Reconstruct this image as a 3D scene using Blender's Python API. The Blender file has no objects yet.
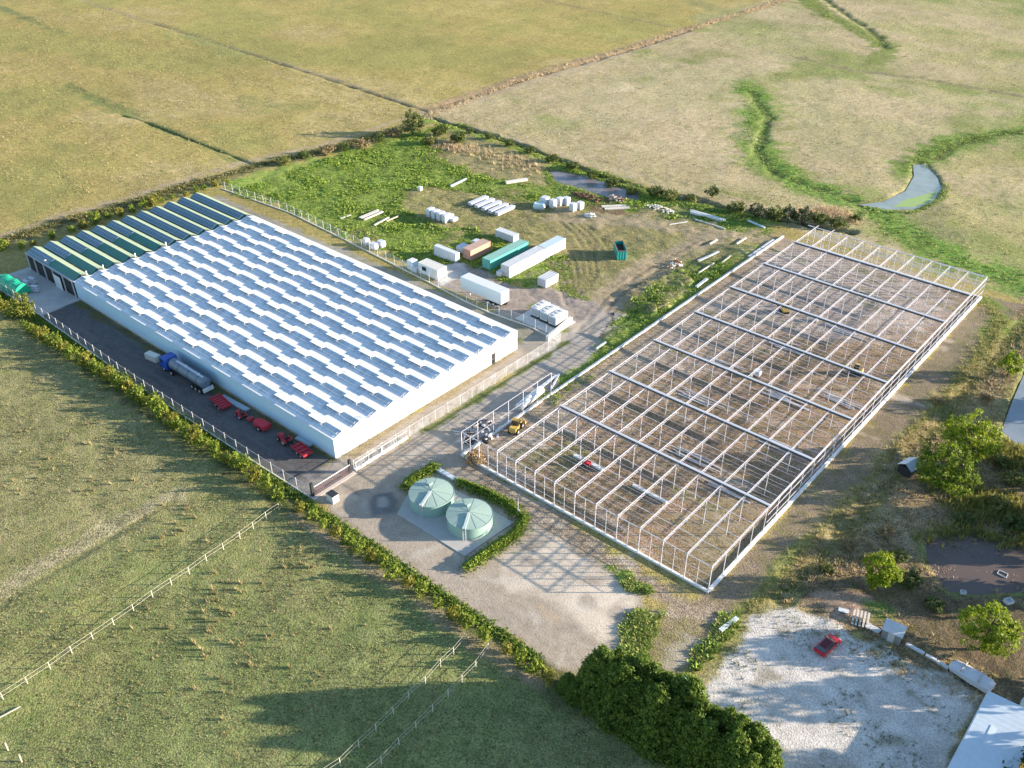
import bpy, math, random
import numpy as np
random.seed(7)
RNG = np.random.default_rng(7)
R = math.radians
S = bpy.context.scene
COL = S.collection

# ------------------------------------------------------------------ camera
F_PX, PITCH, HEAD, CAM_H = 921.36, 0.588453, 0.713265, 92.0
cp, sp = math.cos(PITCH), math.sin(PITCH)
_e1 = np.array([math.sin(HEAD), math.cos(HEAD), 0]); _e2 = np.array([math.cos(HEAD), -math.sin(HEAD), 0])
def _w(v): v = np.array(v, float); return np.array([v @ _e2, v @ _e1, v[2]])
FWD = _w([0, cp, -sp]); RT = _w([1, 0, 0]); UP = np.cross(RT, FWD)
CAM = np.array([0, 0, CAM_H])
def G(px, py, z=0.0):
    """point of the terrain (height z) seen at a place in the photograph"""
    d = (px - 512) / F_PX * RT - (py - 384) / F_PX * UP + FWD
    return CAM + d * ((z - CAM_H) / d[2])
def G2(px, py, z=0.0): p = G(px, py, z); return (float(p[0]), float(p[1]))

import mathutils
cam_d = bpy.data.cameras.new('camera'); cam = bpy.data.objects.new('camera', cam_d); COL.objects.link(cam)
cam_d.sensor_fit = 'HORIZONTAL'; cam_d.sensor_width = 36; cam_d.lens = F_PX / 1024 * 36
cam_d.clip_start = 1; cam_d.clip_end = 12000
cam.matrix_world = mathutils.Matrix((( RT[0], UP[0], -FWD[0], 0), (RT[1], UP[1], -FWD[1], 0), (RT[2], UP[2], -FWD[2], CAM_H), (0, 0, 0, 1)))
S.camera = cam

# ------------------------------------------------------------------ light
SUN_EL = R(12.5)
sun_h = RT[:2] / np.linalg.norm(RT[:2])                       # towards the sun, on the ground
sun_v = np.array([sun_h[0] * math.cos(SUN_EL), sun_h[1] * math.cos(SUN_EL), math.sin(SUN_EL)])
sd = bpy.data.lights.new('sun', 'SUN'); sd.energy = 5.0; sd.angle = R(0.5); sd.color = (1.0, 0.87, 0.70)
so = bpy.data.objects.new('sun', sd); COL.objects.link(so)
so.rotation_euler = mathutils.Vector((-sun_v[0], -sun_v[1], -sun_v[2])).to_track_quat('-Z', 'Y').to_euler()
so.location = (0, 0, 200)
W = bpy.data.worlds.new('World'); S.world = W; W.use_nodes = True
nt = W.node_tree; nt.nodes.clear()
sky = nt.nodes.new('ShaderNodeTexSky'); sky.sky_type = 'NISHITA'; sky.sun_disc = False
sky.sun_elevation = SUN_EL; sky.sun_rotation = math.atan2(sun_h[0], sun_h[1])
sky.altitude = 60; sky.air_density = 1.0; sky.dust_density = .3; sky.ozone_density = 2.0
bg = nt.nodes.new('ShaderNodeBackground'); bg.inputs[1].default_value = 0.115
wo = nt.nodes.new('ShaderNodeOutputWorld')
nt.links.new(sky.outputs[0], bg.inputs[0]); nt.links.new(bg.outputs[0], wo.inputs[0])
S.view_settings.view_transform = 'Standard'; S.view_settings.look = 'None'
S.view_settings.exposure = 1.65; S.view_settings.gamma = 1.0
S.view_settings.use_curve_mapping = False
S.cycles.max_bounces = 5; S.cycles.transparent_max_bounces = 12

# ------------------------------------------------------------------ materials
def _nodes(name):
    m = bpy.data.materials.new(name); m.use_nodes = True
    t = m.node_tree; t.nodes.clear()
    o = t.nodes.new('ShaderNodeOutputMaterial'); b = t.nodes.new('ShaderNodeBsdfPrincipled')
    t.links.new(b.outputs[0], o.inputs[0])
    return m, t, b, o
def noise(t, scale, detail=3, rough=.6, coord=None):
    n = t.nodes.new('ShaderNodeTexNoise'); n.inputs['Scale'].default_value = scale
    n.inputs['Detail'].default_value = detail; n.inputs['Roughness'].default_value = rough
    if coord is not None: t.links.new(coord, n.inputs['Vector'])
    return n.outputs[0]
def ramp(t, fac, a, b):
    n = t.nodes.new('ShaderNodeMapRange'); n.inputs[1].default_value = a; n.inputs[2].default_value = b
    t.links.new(fac, n.inputs[0]); return n.outputs[0]
def mixc(t, fac, a, b, mode='MIX'):
    n = t.nodes.new('ShaderNodeMix'); n.data_type = 'RGBA'; n.blend_type = mode
    for i, v in ((0, fac), (6, a), (7, b)):
        if isinstance(v, bpy.types.NodeSocket): t.links.new(v, n.inputs[i])
        else: n.inputs[i].default_value = v if i == 0 else (*v, 1)
    return n.outputs[2]
def math_(t, op, a, b=None):
    n = t.nodes.new('ShaderNodeMath'); n.operation = op
    for i, v in enumerate((a, b)):
        if v is None: continue
        if isinstance(v, bpy.types.NodeSocket): t.links.new(v, n.inputs[i])
        else: n.inputs[i].default_value = v
    return n.outputs[0]
def objcoord(t): return t.nodes.new('ShaderNodeTexCoord').outputs['Object']
def bump(t, b, h, strength, dist):
    n = t.nodes.new('ShaderNodeBump'); n.inputs['Strength'].default_value = strength; n.inputs['Distance'].default_value = dist
    t.links.new(h, n.inputs['Height']); t.links.new(n.outputs[0], b.inputs['Normal'])
_M = {}
def mat(name, c, rough=.6, metal=0, dirt=.25, dcol=None, scale=1.2, spec=.4):
    """painted / plain surface with worn patches"""
    if name in _M: return _M[name]
    m, t, b, o = _nodes(name); oc = objcoord(t)
    n = noise(t, scale, 4, .65, oc); n2 = noise(t, scale * 7, 2, .6, oc)
    f = ramp(t, math_(t, 'ADD', math_(t, 'MULTIPLY', n, .7), math_(t, 'MULTIPLY', n2, .3)), .42, .68)
    f = math_(t, 'MULTIPLY', f, dirt)
    d = dcol or tuple(x * .55 for x in c)
    t.links.new(mixc(t, f, c, d), b.inputs['Base Color'])
    b.inputs['Roughness'].default_value = rough; b.inputs['Metallic'].default_value = metal
    b.inputs['Specular IOR Level'].default_value = spec
    _M[name] = m; return m
def ribbed(name, c, axis=0, pitch=.28, rough=.5, depth=.5, dirt=.25):
    """corrugated sheet: ribs are a bump across one object axis"""
    if name in _M: return _M[name]
    m = mat(name, c, rough, 0, dirt); t = m.node_tree
    b = next(n for n in t.nodes if n.type == 'BSDF_PRINCIPLED')
    s = t.nodes.new('ShaderNodeSeparateXYZ'); t.links.new(objcoord(t), s.inputs[0])
    w = math_(t, 'SINE', math_(t, 'MULTIPLY', s.outputs[axis], 2 * math.pi / pitch))
    bump(t, b, w, depth, .04); return m
def glassroof(name, c, px, bar, rough=.3):
    """panes of coated glass between aluminium bars (object X / slope)"""
    if name in _M: return _M[name]
    m, t, b, o = _nodes(name); oc = objcoord(t)
    s = t.nodes.new('ShaderNodeSeparateXYZ'); t.links.new(oc, s.inputs[0])
    fr = math_(t, 'FRACT', math_(t, 'MULTIPLY', s.outputs[0], 1 / px))
    isbar = math_(t, 'LESS_THAN', fr, bar)
    cell = math_(t, 'FLOOR', math_(t, 'MULTIPLY', s.outputs[0], 1 / px))
    cy = math_(t, 'FLOOR', math_(t, 'MULTIPLY', s.outputs[1], 1 / 3.73))
    wn = t.nodes.new('ShaderNodeTexWhiteNoise'); wn.noise_dimensions = '2D'
    cb = t.nodes.new('ShaderNodeCombineXYZ'); t.links.new(cell, cb.inputs[0]); t.links.new(cy, cb.inputs[1]); t.links.new(cb.outputs[0], wn.inputs['Vector'])
    n = noise(t, .5, 4, .6, oc)
    v = math_(t, 'ADD', math_(t, 'MULTIPLY', wn.outputs[0], .5), math_(t, 'MULTIPLY', ramp(t, n, .3, .7), .5))
    base = mixc(t, v, c, tuple(min(1, x * .52) for x in c))
    # lime wash left on the lower part of every slope, running in streaks
    sy = math_(t, 'FRACT', math_(t, 'DIVIDE', math_(t, 'ADD', s.outputs[1], 21.6 + 37.2), 3.72))
    edge = math_(t, 'ABSOLUTE', math_(t, 'SUBTRACT', sy, .5))
    st = t.nodes.new('ShaderNodeCombineXYZ'); t.links.new(math_(t, 'MULTIPLY', s.outputs[0], 2.2), st.inputs[0]); t.links.new(math_(t, 'MULTIPLY', s.outputs[1], .5), st.inputs[1])
    wash = ramp(t, math_(t, 'ADD', edge, math_(t, 'MULTIPLY', math_(t, 'SUBTRACT', noise(t, 1.0, 3, .6, st.outputs[0]), .5), .35)), .26, .44)
    base = mixc(t, math_(t, 'MULTIPLY', wash, .75), base, (.80, .82, .83))
    t.links.new(mixc(t, isbar, base, (.75, .77, .78)), b.inputs['Base Color'])
    b.inputs['Roughness'].default_value = rough; b.inputs['Specular IOR Level'].default_value = .6
    _M[name] = m; return m
def solar(name):
    if name in _M: return _M[name]
    m, t, b, o = _nodes(name); oc = objcoord(t)
    s = t.nodes.new('ShaderNodeSeparateXYZ'); t.links.new(oc, s.inputs[0])
    fx = math_(t, 'FRACT', math_(t, 'MULTIPLY', s.outputs[0], 1 / 1.02)); fy = math_(t, 'FRACT', math_(t, 'MULTIPLY', s.outputs[1], 1 / .93))
    g = math_(t, 'MAXIMUM', math_(t, 'LESS_THAN', fx, .13), math_(t, 'LESS_THAN', fy, .12))
    n = noise(t, .9, 3, .6, oc)
    base = mixc(t, ramp(t, n, .3, .7), (.06, .12, .16), (.09, .165, .215))
    t.links.new(mixc(t, g, base, (.26, .34, .39)), b.inputs['Base Color']); b.inputs['Roughness'].default_value = .3
    _M[name] = m; return m
def leafmat(name, rough=.55, trans=.35):
    if name in _M: return _M[name]
    m, t, b, o = _nodes(name)
    a = t.nodes.new('ShaderNodeAttribute'); a.attribute_name = 'Col'
    t.links.new(a.outputs['Color'], b.inputs['Base Color']); b.inputs['Roughness'].default_value = rough
    b.inputs['Specular IOR Level'].default_value = .25
    tr = t.nodes.new('ShaderNodeBsdfTranslucent'); t.links.new(a.outputs['Color'], tr.inputs[0])
    mx = t.nodes.new('ShaderNodeMixShader'); mx.inputs[0].default_value = trans
    t.links.new(b.outputs[0], mx.inputs[1]); t.links.new(tr.outputs[0], mx.inputs[2]); t.links.new(mx.outputs[0], o.inputs[0])
    _M[name] = m; return m
def meshfence(name, c, cover):
    """woven wire: mostly see-through"""
    if name in _M: return _M[name]
    m, t, b, o = _nodes(name); b.inputs['Base Color'].default_value = (*c, 1); b.inputs['Roughness'].default_value = .5
    tr = t.nodes.new('ShaderNodeBsdfTransparent'); mx = t.nodes.new('ShaderNodeMixShader')
    n = noise(t, .8, 2, .5, objcoord(t))
    t.links.new(math_(t, 'MULTIPLY', ramp(t, n, .2, .8), cover * 1.6), mx.inputs[0])
    t.links.new(tr.outputs[0], mx.inputs[1]); t.links.new(b.outputs[0], mx.inputs[2]); t.links.new(mx.outputs[0], o.inputs[0])
    _M[name] = m; return m
def watermat(name, c, scum=None):
    if name in _M: return _M[name]
    m, t, b, o = _nodes(name); oc = objcoord(t)
    n = noise(t, .35, 4, .6, oc)
    t.links.new(mixc(t, ramp(t, n, .35, .7), c, tuple(x * .75 for x in c)), b.inputs['Base Color'])
    b.inputs['Roughness'].default_value = .28; bump(t, b, noise(t, 2.5, 2, .5, oc), .08, .05)
    _M[name] = m; return m

WHITE = mat('white_paint', (.63, .64, .65), .45, 0, .18, (.55, .54, .5))
WRAP = mat('white_wrap', (.56, .57, .60), .35, 0, .25, (.6, .6, .6), 2.5)
STEEL = mat('galvanised_steel', (.57, .55, .59), .45, .0, .35, (.44, .43, .46), 1.5, .5)
STEEL2 = mat('gutter_steel', (.52, .53, .57), .5, 0, .2, (.45, .46, .5))
CONC = mat('concrete', (.62, .59, .54), .85, 0, .4, (.42, .39, .34), 1.4)
CONC2 = mat('pad_concrete', (.45, .43, .40), .9, 0, .45, (.33, .31, .28), 1.1)
DARK = mat('dark_metal', (.03, .032, .035), .5)
RUB = mat('rubber', (.02, .02, .02), .8)
RED = mat('red_paint', (.46, .025, .04), .5, 0, .5, (.24, .05, .045), 2.5)
CARRED = mat('car_red', (.60, .015, .03), .22, 0, .06, None, 1, .6)
GLASSD = mat('dark_glass', (.02, .025, .03), .08, 0, 0, None, 1, .8)
BLUE = mat('truck_blue', (.015, .075, .36), .45, 0, .15)
TANKB = mat('tanker_grey', (.13, .17, .22), .4, 0, .25)
TANKG = ribbed('tank_green', (.27, .41, .35), 0, .3, .55, .0, .15)
TANKR = mat('tank_roof', (.31, .41, .355), .6, 0, .25, (.25, .34, .29), .8)
YEL = mat('plant_yellow', (.58, .38, .08), .55, 0, .45, (.34, .25, .12))
WOOD = mat('wood', (.50, .43, .33), .85, 0, .4, (.34, .29, .22), 2)
PALEWOOD = mat('weathered_timber', (.62, .57, .50), .85, 0, .4, (.45, .4, .34), 2)
TARPG = mat('green_tarp', (.01, .36, .20), .5, 0, .2, None, 1.5)
BARK = mat('bark', (.12, .085, .055), .9, 0, .4)
RUST = mat('rust', (.22, .09, .05), .9, 0, .5)

# ------------------------------------------------------------------ object helpers
def link(o, parent=None):
    COL.objects.link(o)
    if parent is not None: o.parent = parent
    return o
def tag(o, label, cat, group=None, kind=None):
    if label: o['label'] = label
    if cat: o['category'] = cat
    if group: o['group'] = group
    if kind: o['kind'] = kind
    return o
def thing(name, label, cat, loc=(0, 0, 0), rz=0, group=None):
    o = bpy.data.objects.new(name, None); o.location = loc; o.rotation_euler = (0, 0, rz); o.empty_display_size = .5
    link(o); return tag(o, label, cat, group)
class MB:
    def __init__(s): s.v = []; s.f = []
    def poly(s, pts):
        i = len(s.v); s.v += [tuple(map(float, p)) for p in pts]; s.f.append(tuple(range(i, i + len(pts)))); return s
    def hexa(s, p):
        i = len(s.v); s.v += [tuple(map(float, q)) for q in p]
        for f in ((3, 2, 1, 0), (4, 5, 6, 7), (0, 1, 5, 4), (1, 2, 6, 5), (2, 3, 7, 6), (3, 0, 4, 7)): s.f.append(tuple(i + k for k in f))
        return s
    def box(s, x0, y0, z0, x1, y1, z1):
        return s.hexa([(x0, y0, z0), (x1, y0, z0), (x1, y1, z0), (x0, y1, z0), (x0, y0, z1), (x1, y0, z1), (x1, y1, z1), (x0, y1, z1)])
    def cbox(s, cx, cy, z0, lx, ly, lz, rz=0):
        c, n = math.cos(rz), math.sin(rz); q = []
        for z in (z0, z0 + lz):
            for dx, dy in ((-1, -1), (1, -1), (1, 1), (-1, 1)):
                x, y = dx * lx / 2, dy * ly / 2; q.append((cx + x * c - y * n, cy + x * n + y * c, z))
        return s.hexa(q)
    def beam(s, p, q, w, h=None):
        p, q = np.array(p, float), np.array(q, float); h = h or w; d = q - p; d /= np.linalg.norm(d)
        a = np.cross(d, [0, 0, 1.]); a = np.array([1., 0, 0]) if np.linalg.norm(a) < 1e-4 else a / np.linalg.norm(a)
        b = np.cross(a, d); a = a * w / 2; b = b * h / 2
        return s.hexa([p - a - b, p + a - b, p + a + b, p - a + b, q - a - b, q + a - b, q + a + b, q - a + b])
    def cyl(s, p, q, r0, r1=None, n=10, cap=True):
        p, q = np.array(p, float), np.array(q, float); r1 = r0 if r1 is None else r1; d = q - p; d /= np.linalg.norm(d)
        a = np.cross(d, [0, 0, 1.]); a = np.array([1., 0, 0]) if np.linalg.norm(a) < 1e-4 else a / np.linalg.norm(a)
        b = np.cross(d, a); i = len(s.v)
        for c, r in ((p, r0), (q, r1)):
            for k in range(n):
                t = 2 * math.pi * k / n; s.v.append(tuple(c + r * (math.cos(t) * a + math.sin(t) * b)))
        for k in range(n): s.f.append((i + k, i + (k + 1) % n, i + n + (k + 1) % n, i + n + k))
        if cap: s.f.append(tuple(i + k for k in range(n))[::-1]); s.f.append(tuple(i + n + k for k in range(n)))
        return s
    def prism(s, poly, axis, a, b):
        """extrude a 2-D outline along x, y or z"""
        def P(u, v, w): return {'x': (w, u, v), 'y': (u, w, v), 'z': (u, v, w)}[axis]
        n = len(poly); i = len(s.v); s.v += [P(u, v, a) for u, v in poly] + [P(u, v, b) for u, v in poly]
        s.f.append(tuple(range(i, i + n))[::-1]); s.f.append(tuple(range(i + n, i + 2 * n)))
        for k in range(n): s.f.append((i + k, i + (k + 1) % n, i + n + (k + 1) % n, i + n + k))
        return s
    def lathe(s, prof, cx, cy, n=32):
        i = len(s.v)
        for r, z in prof:
            for k in range(n): t = 2 * math.pi * k / n; s.v.append((cx + r * math.cos(t), cy + r * math.sin(t), z))
        for j in range(len(prof) - 1):
            for k in range(n): s.f.append((i + j * n + k, i + j * n + (k + 1) % n, i + (j + 1) * n + (k + 1) % n, i + (j + 1) * n + k))
        return s
    def build(s, name, m, parent=None, smooth=False):
        me = bpy.data.meshes.new(name); me.from_pydata(s.v, [], s.f)
        import bmesh
        bm = bmesh.new(); bm.from_mesh(me); bmesh.ops.recalc_face_normals(bm, faces=bm.faces); bm.to_mesh(me); bm.free()
        me.materials.append(m)
        if smooth:
            for p in me.polygons: p.use_smooth = True
        return link(bpy.data.objects.new(name, me), parent)
def npmesh(name, V, nv, m, cols=None, smooth=False):
    """mesh of separate faces with nv corners each, V is (faces*nv, 3)"""
    me = bpy.data.meshes.new(name); V = np.ascontiguousarray(V, np.float32); n = len(V); nf = n // nv
    me.vertices.add(n); me.vertices.foreach_set('co', V.ravel())
    me.loops.add(n); me.loops.foreach_set('vertex_index', np.arange(n, dtype=np.int32))
    me.polygons.add(nf); me.polygons.foreach_set('loop_start', np.arange(0, n, nv, dtype=np.int32))
    if cols is not None:
        at = me.attributes.new('Col', 'FLOAT_COLOR', 'POINT')
        c = np.ones((n, 4), np.float32); c[:, :3] = np.repeat(cols, nv, 0); at.data.foreach_set('color', c.ravel())
    me.update(); me.validate(); me.materials.append(m)
    return me
def copy_tree(o, parent=None):
    c = o.copy(); COL.objects.link(c)
    if parent is not None: c.parent = parent
    for ch in list(o.children): copy_tree(ch, c)
    return c

# ------------------------------------------------------------------ foliage
def _hash(ix, iy, s):
    h = (ix.astype(np.int64) * 374761393 + iy.astype(np.int64) * 668265263 + s * 1442695041) & 0xffffffff
    h = ((h ^ (h >> 13)) * 1274126177) & 0xffffffff
    return ((h ^ (h >> 16)) & 0xffff) / 65535.0
def vnoise(x, y, sc, s=0):
    x = x / sc; y = y / sc; ix = np.floor(x); iy = np.floor(y); fx = x - ix; fy = y - iy
    fx = fx * fx * (3 - 2 * fx); fy = fy * fy * (3 - 2 * fy)
    a = _hash(ix, iy, s); b = _hash(ix + 1, iy, s); c = _hash(ix, iy + 1, s); d = _hash(ix + 1, iy + 1, s)
    return (a * (1 - fx) + b * fx) * (1 - fy) + (c * (1 - fx) + d * fx) * fy
LEAF = leafmat('foliage')
GRASSM = leafmat('grass_blades', .7, .3)
def leaf_quads(P, N, size, asp=.6):
    n = len(P); N = N / (np.linalg.norm(N, axis=1, keepdims=True) + 1e-9)
    t = np.cross(N, RNG.normal(size=(n, 3))); t /= (np.linalg.norm(t, axis=1, keepdims=True) + 1e-9); b = np.cross(N, t)
    s = size[:, None]
    return np.stack([P + t * s, P + b * s * asp, P - t * s, P - b * s * asp], 1).reshape(-1, 3)
def lerpcol(n, a, b, jit=.15):
    k = RNG.random((n, 1)); c = np.array(a) * (1 - k) + np.array(b) * k
    return np.clip(c * (1 + jit * RNG.normal(size=(n, 1))), .005, 1)
def crown_mesh(name, w, h, z0, n, leaf, ca, cb, lobes=10, shape='round', seed=None):
    """crown of leaf-sized faces set round uneven lobes"""
    P = []; L = []
    if shape == 'conifer':
        t = RNG.random(n) ** 1.25; ang = RNG.random(n) * 2 * math.pi
        whorl = .80 + .5 * vnoise(ang * 1.4 + 40, t * 9 + len(name) + random.random() * 50, 1.0, 5)
        r = w / 2 * (1 - t) ** .48 * whorl * (1 - .55 * RNG.random(n) ** 2.2) + .05
        P = np.stack([r * np.cos(ang), r * np.sin(ang), z0 + t * h - .12 * r], 1)
        N = np.stack([np.cos(ang), np.sin(ang), np.full(n, .45)], 1) + RNG.normal(size=(n, 3)) * .55
    else:
        C = []
        for k in range(lobes):
            a = k * 2.4 + random.random(); rr = w * .30 * math.sqrt((k + .5) / lobes) * 1.15
            zz = z0 + h * (.28 + .52 * random.random() * (1 - .5 * (rr / (w * .35))))
            C.append((rr * math.cos(a), rr * math.sin(a), zz, w * random.uniform(.14, .29), h * random.uniform(.15, .3)))
        C.append((0, 0, z0 + h * .74, w * .24, h * .27)); C.append((0, 0, z0 + h * .35, w * .36, h * .33))
        C = np.array(C); idx = RNG.integers(0, len(C), n); c = C[idx]
        d = RNG.normal(size=(n, 3)); d /= np.linalg.norm(d, axis=1, keepdims=True)
        rad = .72 + .36 * RNG.random((n, 1)) ** .8
        P = c[:, :3] + d * rad * np.stack([c[:, 3], c[:, 3], c[:, 4]], 1)
        keep = np.ones(n, bool)
        for q in C:
            e = ((P - q[:3]) / np.array([q[3], q[3], q[4]])); keep &= (e ** 2).sum(1) > .38
        keep &= P[:, 2] > z0 * .5 + .05
        P = P[keep]; d = d[keep]; n = len(P); N = d + RNG.normal(size=(n, 3)) * .6 + np.array([0, 0, .3])
    # leaves sit in sprays: small tufts pushed out along the twigs, with gaps between them
    n = len(P); m_ = max(12, n // 38); c = RNG.choice(n, m_, replace=False); i = c[RNG.integers(0, m_, n)]
    out = N[i] / (np.linalg.norm(N[i], axis=1, keepdims=True) + 1e-9); sr = leaf * 1.7
    along_ = RNG.uniform(-1.2, 1.5, (n, 1)) * sr
    P = np.where(RNG.random((n, 1)) < .82, P[i] + out * along_ + RNG.normal(size=(n, 3)) * sr * .55, P); N = out + RNG.normal(size=(n, 3)) * .7 + np.array([0, 0, .3])
    shade = RNG.uniform(0, 1, (n, 1))[i] * .55 + RNG.random((n, 1)) * .45
    cols = np.clip((np.array(ca) * (1 - shade) + np.array(cb) * shade) * (1 + .12 * RNG.normal(size=(n, 1))), .005, 1)
    sz = leaf * RNG.uniform(.6, 1.35, len(P))
    return npmesh(name, leaf_quads(P, N, sz), 4, LEAF, cols)
def trunk_mb(h, r, limbs=5, spread=1.0):
    m = MB(); m.cyl((0, 0, -.2), (0, 0, h * .45), r, r * .7, 7); m.cyl((0, 0, h * .45), (.1, .05, h * .85), r * .7, r * .2, 6)
    for k in range(limbs):
        a = k * 2.4; z = h * (.25 + .08 * k)
        m.cyl((0, 0, z), (math.cos(a) * spread, math.sin(a) * spread, z + h * .22), r * .42, r * .12, 5)
    return m
def plant(name, label, cat, x, y, crown, trunk=None, rz=0, sc=(1, 1, 1), group=None, crownname='crown', z=0):
    t = thing(name, label, cat, (x, y, z), rz, group); t.scale = sc
    link(bpy.data.objects.new(crownname, crown), t)
    if trunk is not None: link(bpy.data.objects.new('trunk', trunk), t)
    return t
def blades(name, P, h, spread, cols, k=5, wide=.35, leafy=0.0, m=None):
    """tufts: k bent blades or leaves from each base point"""
    n = len(P); P = np.repeat(P, k, 0); hh = np.repeat(h, k) * RNG.uniform(.6, 1.2, n * k); sp_ = np.repeat(spread, k)
    a = RNG.random(n * k) * 2 * math.pi; d = np.stack([np.cos(a), np.sin(a), np.zeros(n * k)], 1); q = np.stack([-np.sin(a), np.cos(a), np.zeros(n * k)], 1)
    base = P + d * (sp_ * RNG.random(n * k) * .6)[:, None]
    tip = base + d * (sp_ * RNG.uniform(.3, 1, n * k))[:, None] + np.array([0, 0, 1.]) * hh[:, None]
    wv = q * (hh * wide)[:, None]
    if leafy:
        mid = (base + tip) / 2; V = np.stack([base, mid + wv, tip, mid - wv], 1).reshape(-1, 3); nv = 4
    else:
        V = np.stack([base - wv * .5, base + wv * .5, tip], 1).reshape(-1, 3); nv = 3
    me = npmesh(name, V, nv, m or GRASSM, np.repeat(cols, k, 0) * RNG.uniform(.8, 1.2, (n * k, 1)))
    return link(bpy.data.objects.new(name, me))

# ------------------------------------------------------------------ terrain
def fbm(x, y, sc, s=0, o=4):
    v = 0; a = .5; tot = 0
    for k in range(o): v = v + a * vnoise(x + 17.3 * k, y - 9.1 * k, sc, s + k); tot += a; a *= .55; sc *= .47
    return v / tot
def sstep(a, b, x): t = np.clip((x - a) / (b - a), 0, 1); return t * t * (3 - 2 * t)
def seg_dist(x, y, a, b):
    ax, ay = a; bx, by = b; dx, dy = bx - ax, by - ay
    t = np.clip(((x - ax) * dx + (y - ay) * dy) / (dx * dx + dy * dy + 1e-9), 0, 1)
    return np.hypot(x - ax - t * dx, y - ay - t * dy)
def poly_sd(x, y, P):
    ins = np.zeros(x.shape, bool); d = np.full(x.shape, 1e9)
    for a, b in zip(P, P[1:] + P[:1]):
        d = np.minimum(d, seg_dist(x, y, a, b))
        if a[1] != b[1]:
            c = ((a[1] > y) != (b[1] > y)) & (x < (b[0] - a[0]) * (y - a[1]) / (b[1] - a[1]) + a[0]); ins ^= c
    return np.where(ins, d, -d)
def line_d(x, y, P):
    d = np.full(x.shape, 1e9)
    for a, b in zip(P, P[1:]): d = np.minimum(d, seg_dist(x, y, a, b))
    return d
def axis(lo, hi, step, far, g=1.10):
    c = list(np.arange(lo, hi + step * .5, step)); s = step; a = c[0]; left = []
    while a > -far: s *= g; s = min(s, 150); s = s if not (a > -520) else min(s, 1.6); a -= s; left.append(a)
    s = step; b = c[-1]; right = []
    while b < far: s *= g; s = s if not (b < 560) else min(s, 1.6); b += s; right.append(b)
    return np.array(left[::-1] + c + right)
gx = axis(-206, 8, .42, 5000); gy = axis(40, 206, .42, 5000)
NX, NY = len(gx), len(gy)
XX, YY = np.meshgrid(gx, gy); X = XX.ravel(); Y = YY.ravel(); NV = len(X)
CA = np.zeros((NV, 3), np.float32); CB = np.zeros((NV, 3), np.float32); GR = np.full(NV, 1.35, np.float32); HZ = np.zeros(NV, np.float32)
N_A = fbm(X, Y, 14, 1); N_B = fbm(X, Y, 3.2, 11); N_C = fbm(X, Y, 45, 21)
def px(*pts): return [G2(*p) for p in pts]
ZW = {}; LINES = np.zeros(NV, np.float32)
def zone(P, a, b, soft=.5, amp=1.2, grain=None, opac=1, h=0, keep=None, small=True):
    xs = [p[0] for p in P]; ys = [p[1] for p in P]; m = soft + amp * 2 + 1
    i = np.where((X > min(xs) - m) & (X < max(xs) + m) & (Y > min(ys) - m) & (Y < max(ys) + m))[0]
    sdv = poly_sd(X[i], Y[i], P) + amp * 2 * ((N_B[i] if small else N_A[i]) - .5) * 2
    w = sstep(-soft, soft, sdv) * opac; _apply(i, w, a, b, grain, h)
    if keep: ZW[keep] = np.maximum(ZW.get(keep, np.zeros(NV, np.float32)), _full(i, w))
def ribbon(P, wid, a, b, soft=.5, amp=.6, grain=None, opac=1, h=0, keep=None):
    xs = [p[0] for p in P]; ys = [p[1] for p in P]; m = wid + soft + amp * 2 + 1
    i = np.where((X > min(xs) - m) & (X < max(xs) + m) & (Y > min(ys) - m) & (Y < max(ys) + m))[0]
    sdv = wid - line_d(X[i], Y[i], P) + amp * 2 * (N_B[i] - .5) * 2
    w = sstep(-soft, soft, sdv) * opac; _apply(i, w, a, b, grain, h); LINES[i] = np.maximum(LINES[i], w)
    if keep: ZW[keep] = np.maximum(ZW.get(keep, np.zeros(NV, np.float32)), _full(i, w))
def _full(i, w): o = np.zeros(NV, np.float32); o[i] = w; return o
def _apply(i, w, a, b, grain, h):
    k = w[:, None].astype(np.float32)
    CA[i] = CA[i] * (1 - k) + np.array(a, np.float32) * k; CB[i] = CB[i] * (1 - k) + np.array(b, np.float32) * k
    if grain is not None: GR[i] = GR[i] * (1 - w) + grain * w
    if h: HZ[i] += (h * w).astype(np.float32)
def rect(x0, y0, x1, y1): return [(x0, y0), (x1, y0), (x1, y1), (x0, y1)]

# far paddocks first, then the compound on top of them
TAN, TAN2 = (.385, .295, .115), (.265, .228, .075)
CA[:] = TAN; CB[:] = TAN2
zone(rect(-900, 208, -217, 1200), (.40, .31, .12), (.285, .245, .08), 2, 2)
zone(rect(-214, 200, 400, 1200), (.44, .355, .22), (.31, .27, .13), 2, 2)
zone(px((830, 0), (1100, -40), (1100, 110), (1000, 95), (900, 60)), (.29, .27, .11), (.36, .31, .16), 8, 10, small=False)
zone(px((700, 20), (800, -10), (860, 60), (800, 65)), (.25, .25, .10), (.31, .28, .14), 6, 8, small=False)
zone(px((560, 100), (640, 70), (720, 60), (700, 110), (620, 140)), (.30, .285, .14), (.36, .31, .19), 10, 10, small=False, opac=.7)
zone(px((640, 140), (700, 120), (760, 165), (700, 175)), (.27, .27, .11), (.35, .3, .18), 8, 8, small=False, opac=.7)
zone(px((780, 70), (870, 65), (1000, 90), (1040, 110), (960, 130), (900, 160), (840, 175), (780, 150)), (.41, .34, .20), (.30, .275, .13), 5, 6, small=False)
zone(px((955, 150), (1060, 140), (1080, 260), (1010, 260), (920, 215), (945, 190)), (.37, .31, .15), (.29, .27, .11), 4, 4, small=False)
zone(px((955, 185), (1040, 195), (1060, 215), (1000, 212)), (.15, .21, .05), (.22, .24, .08), 3, 4, small=False)
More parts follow.
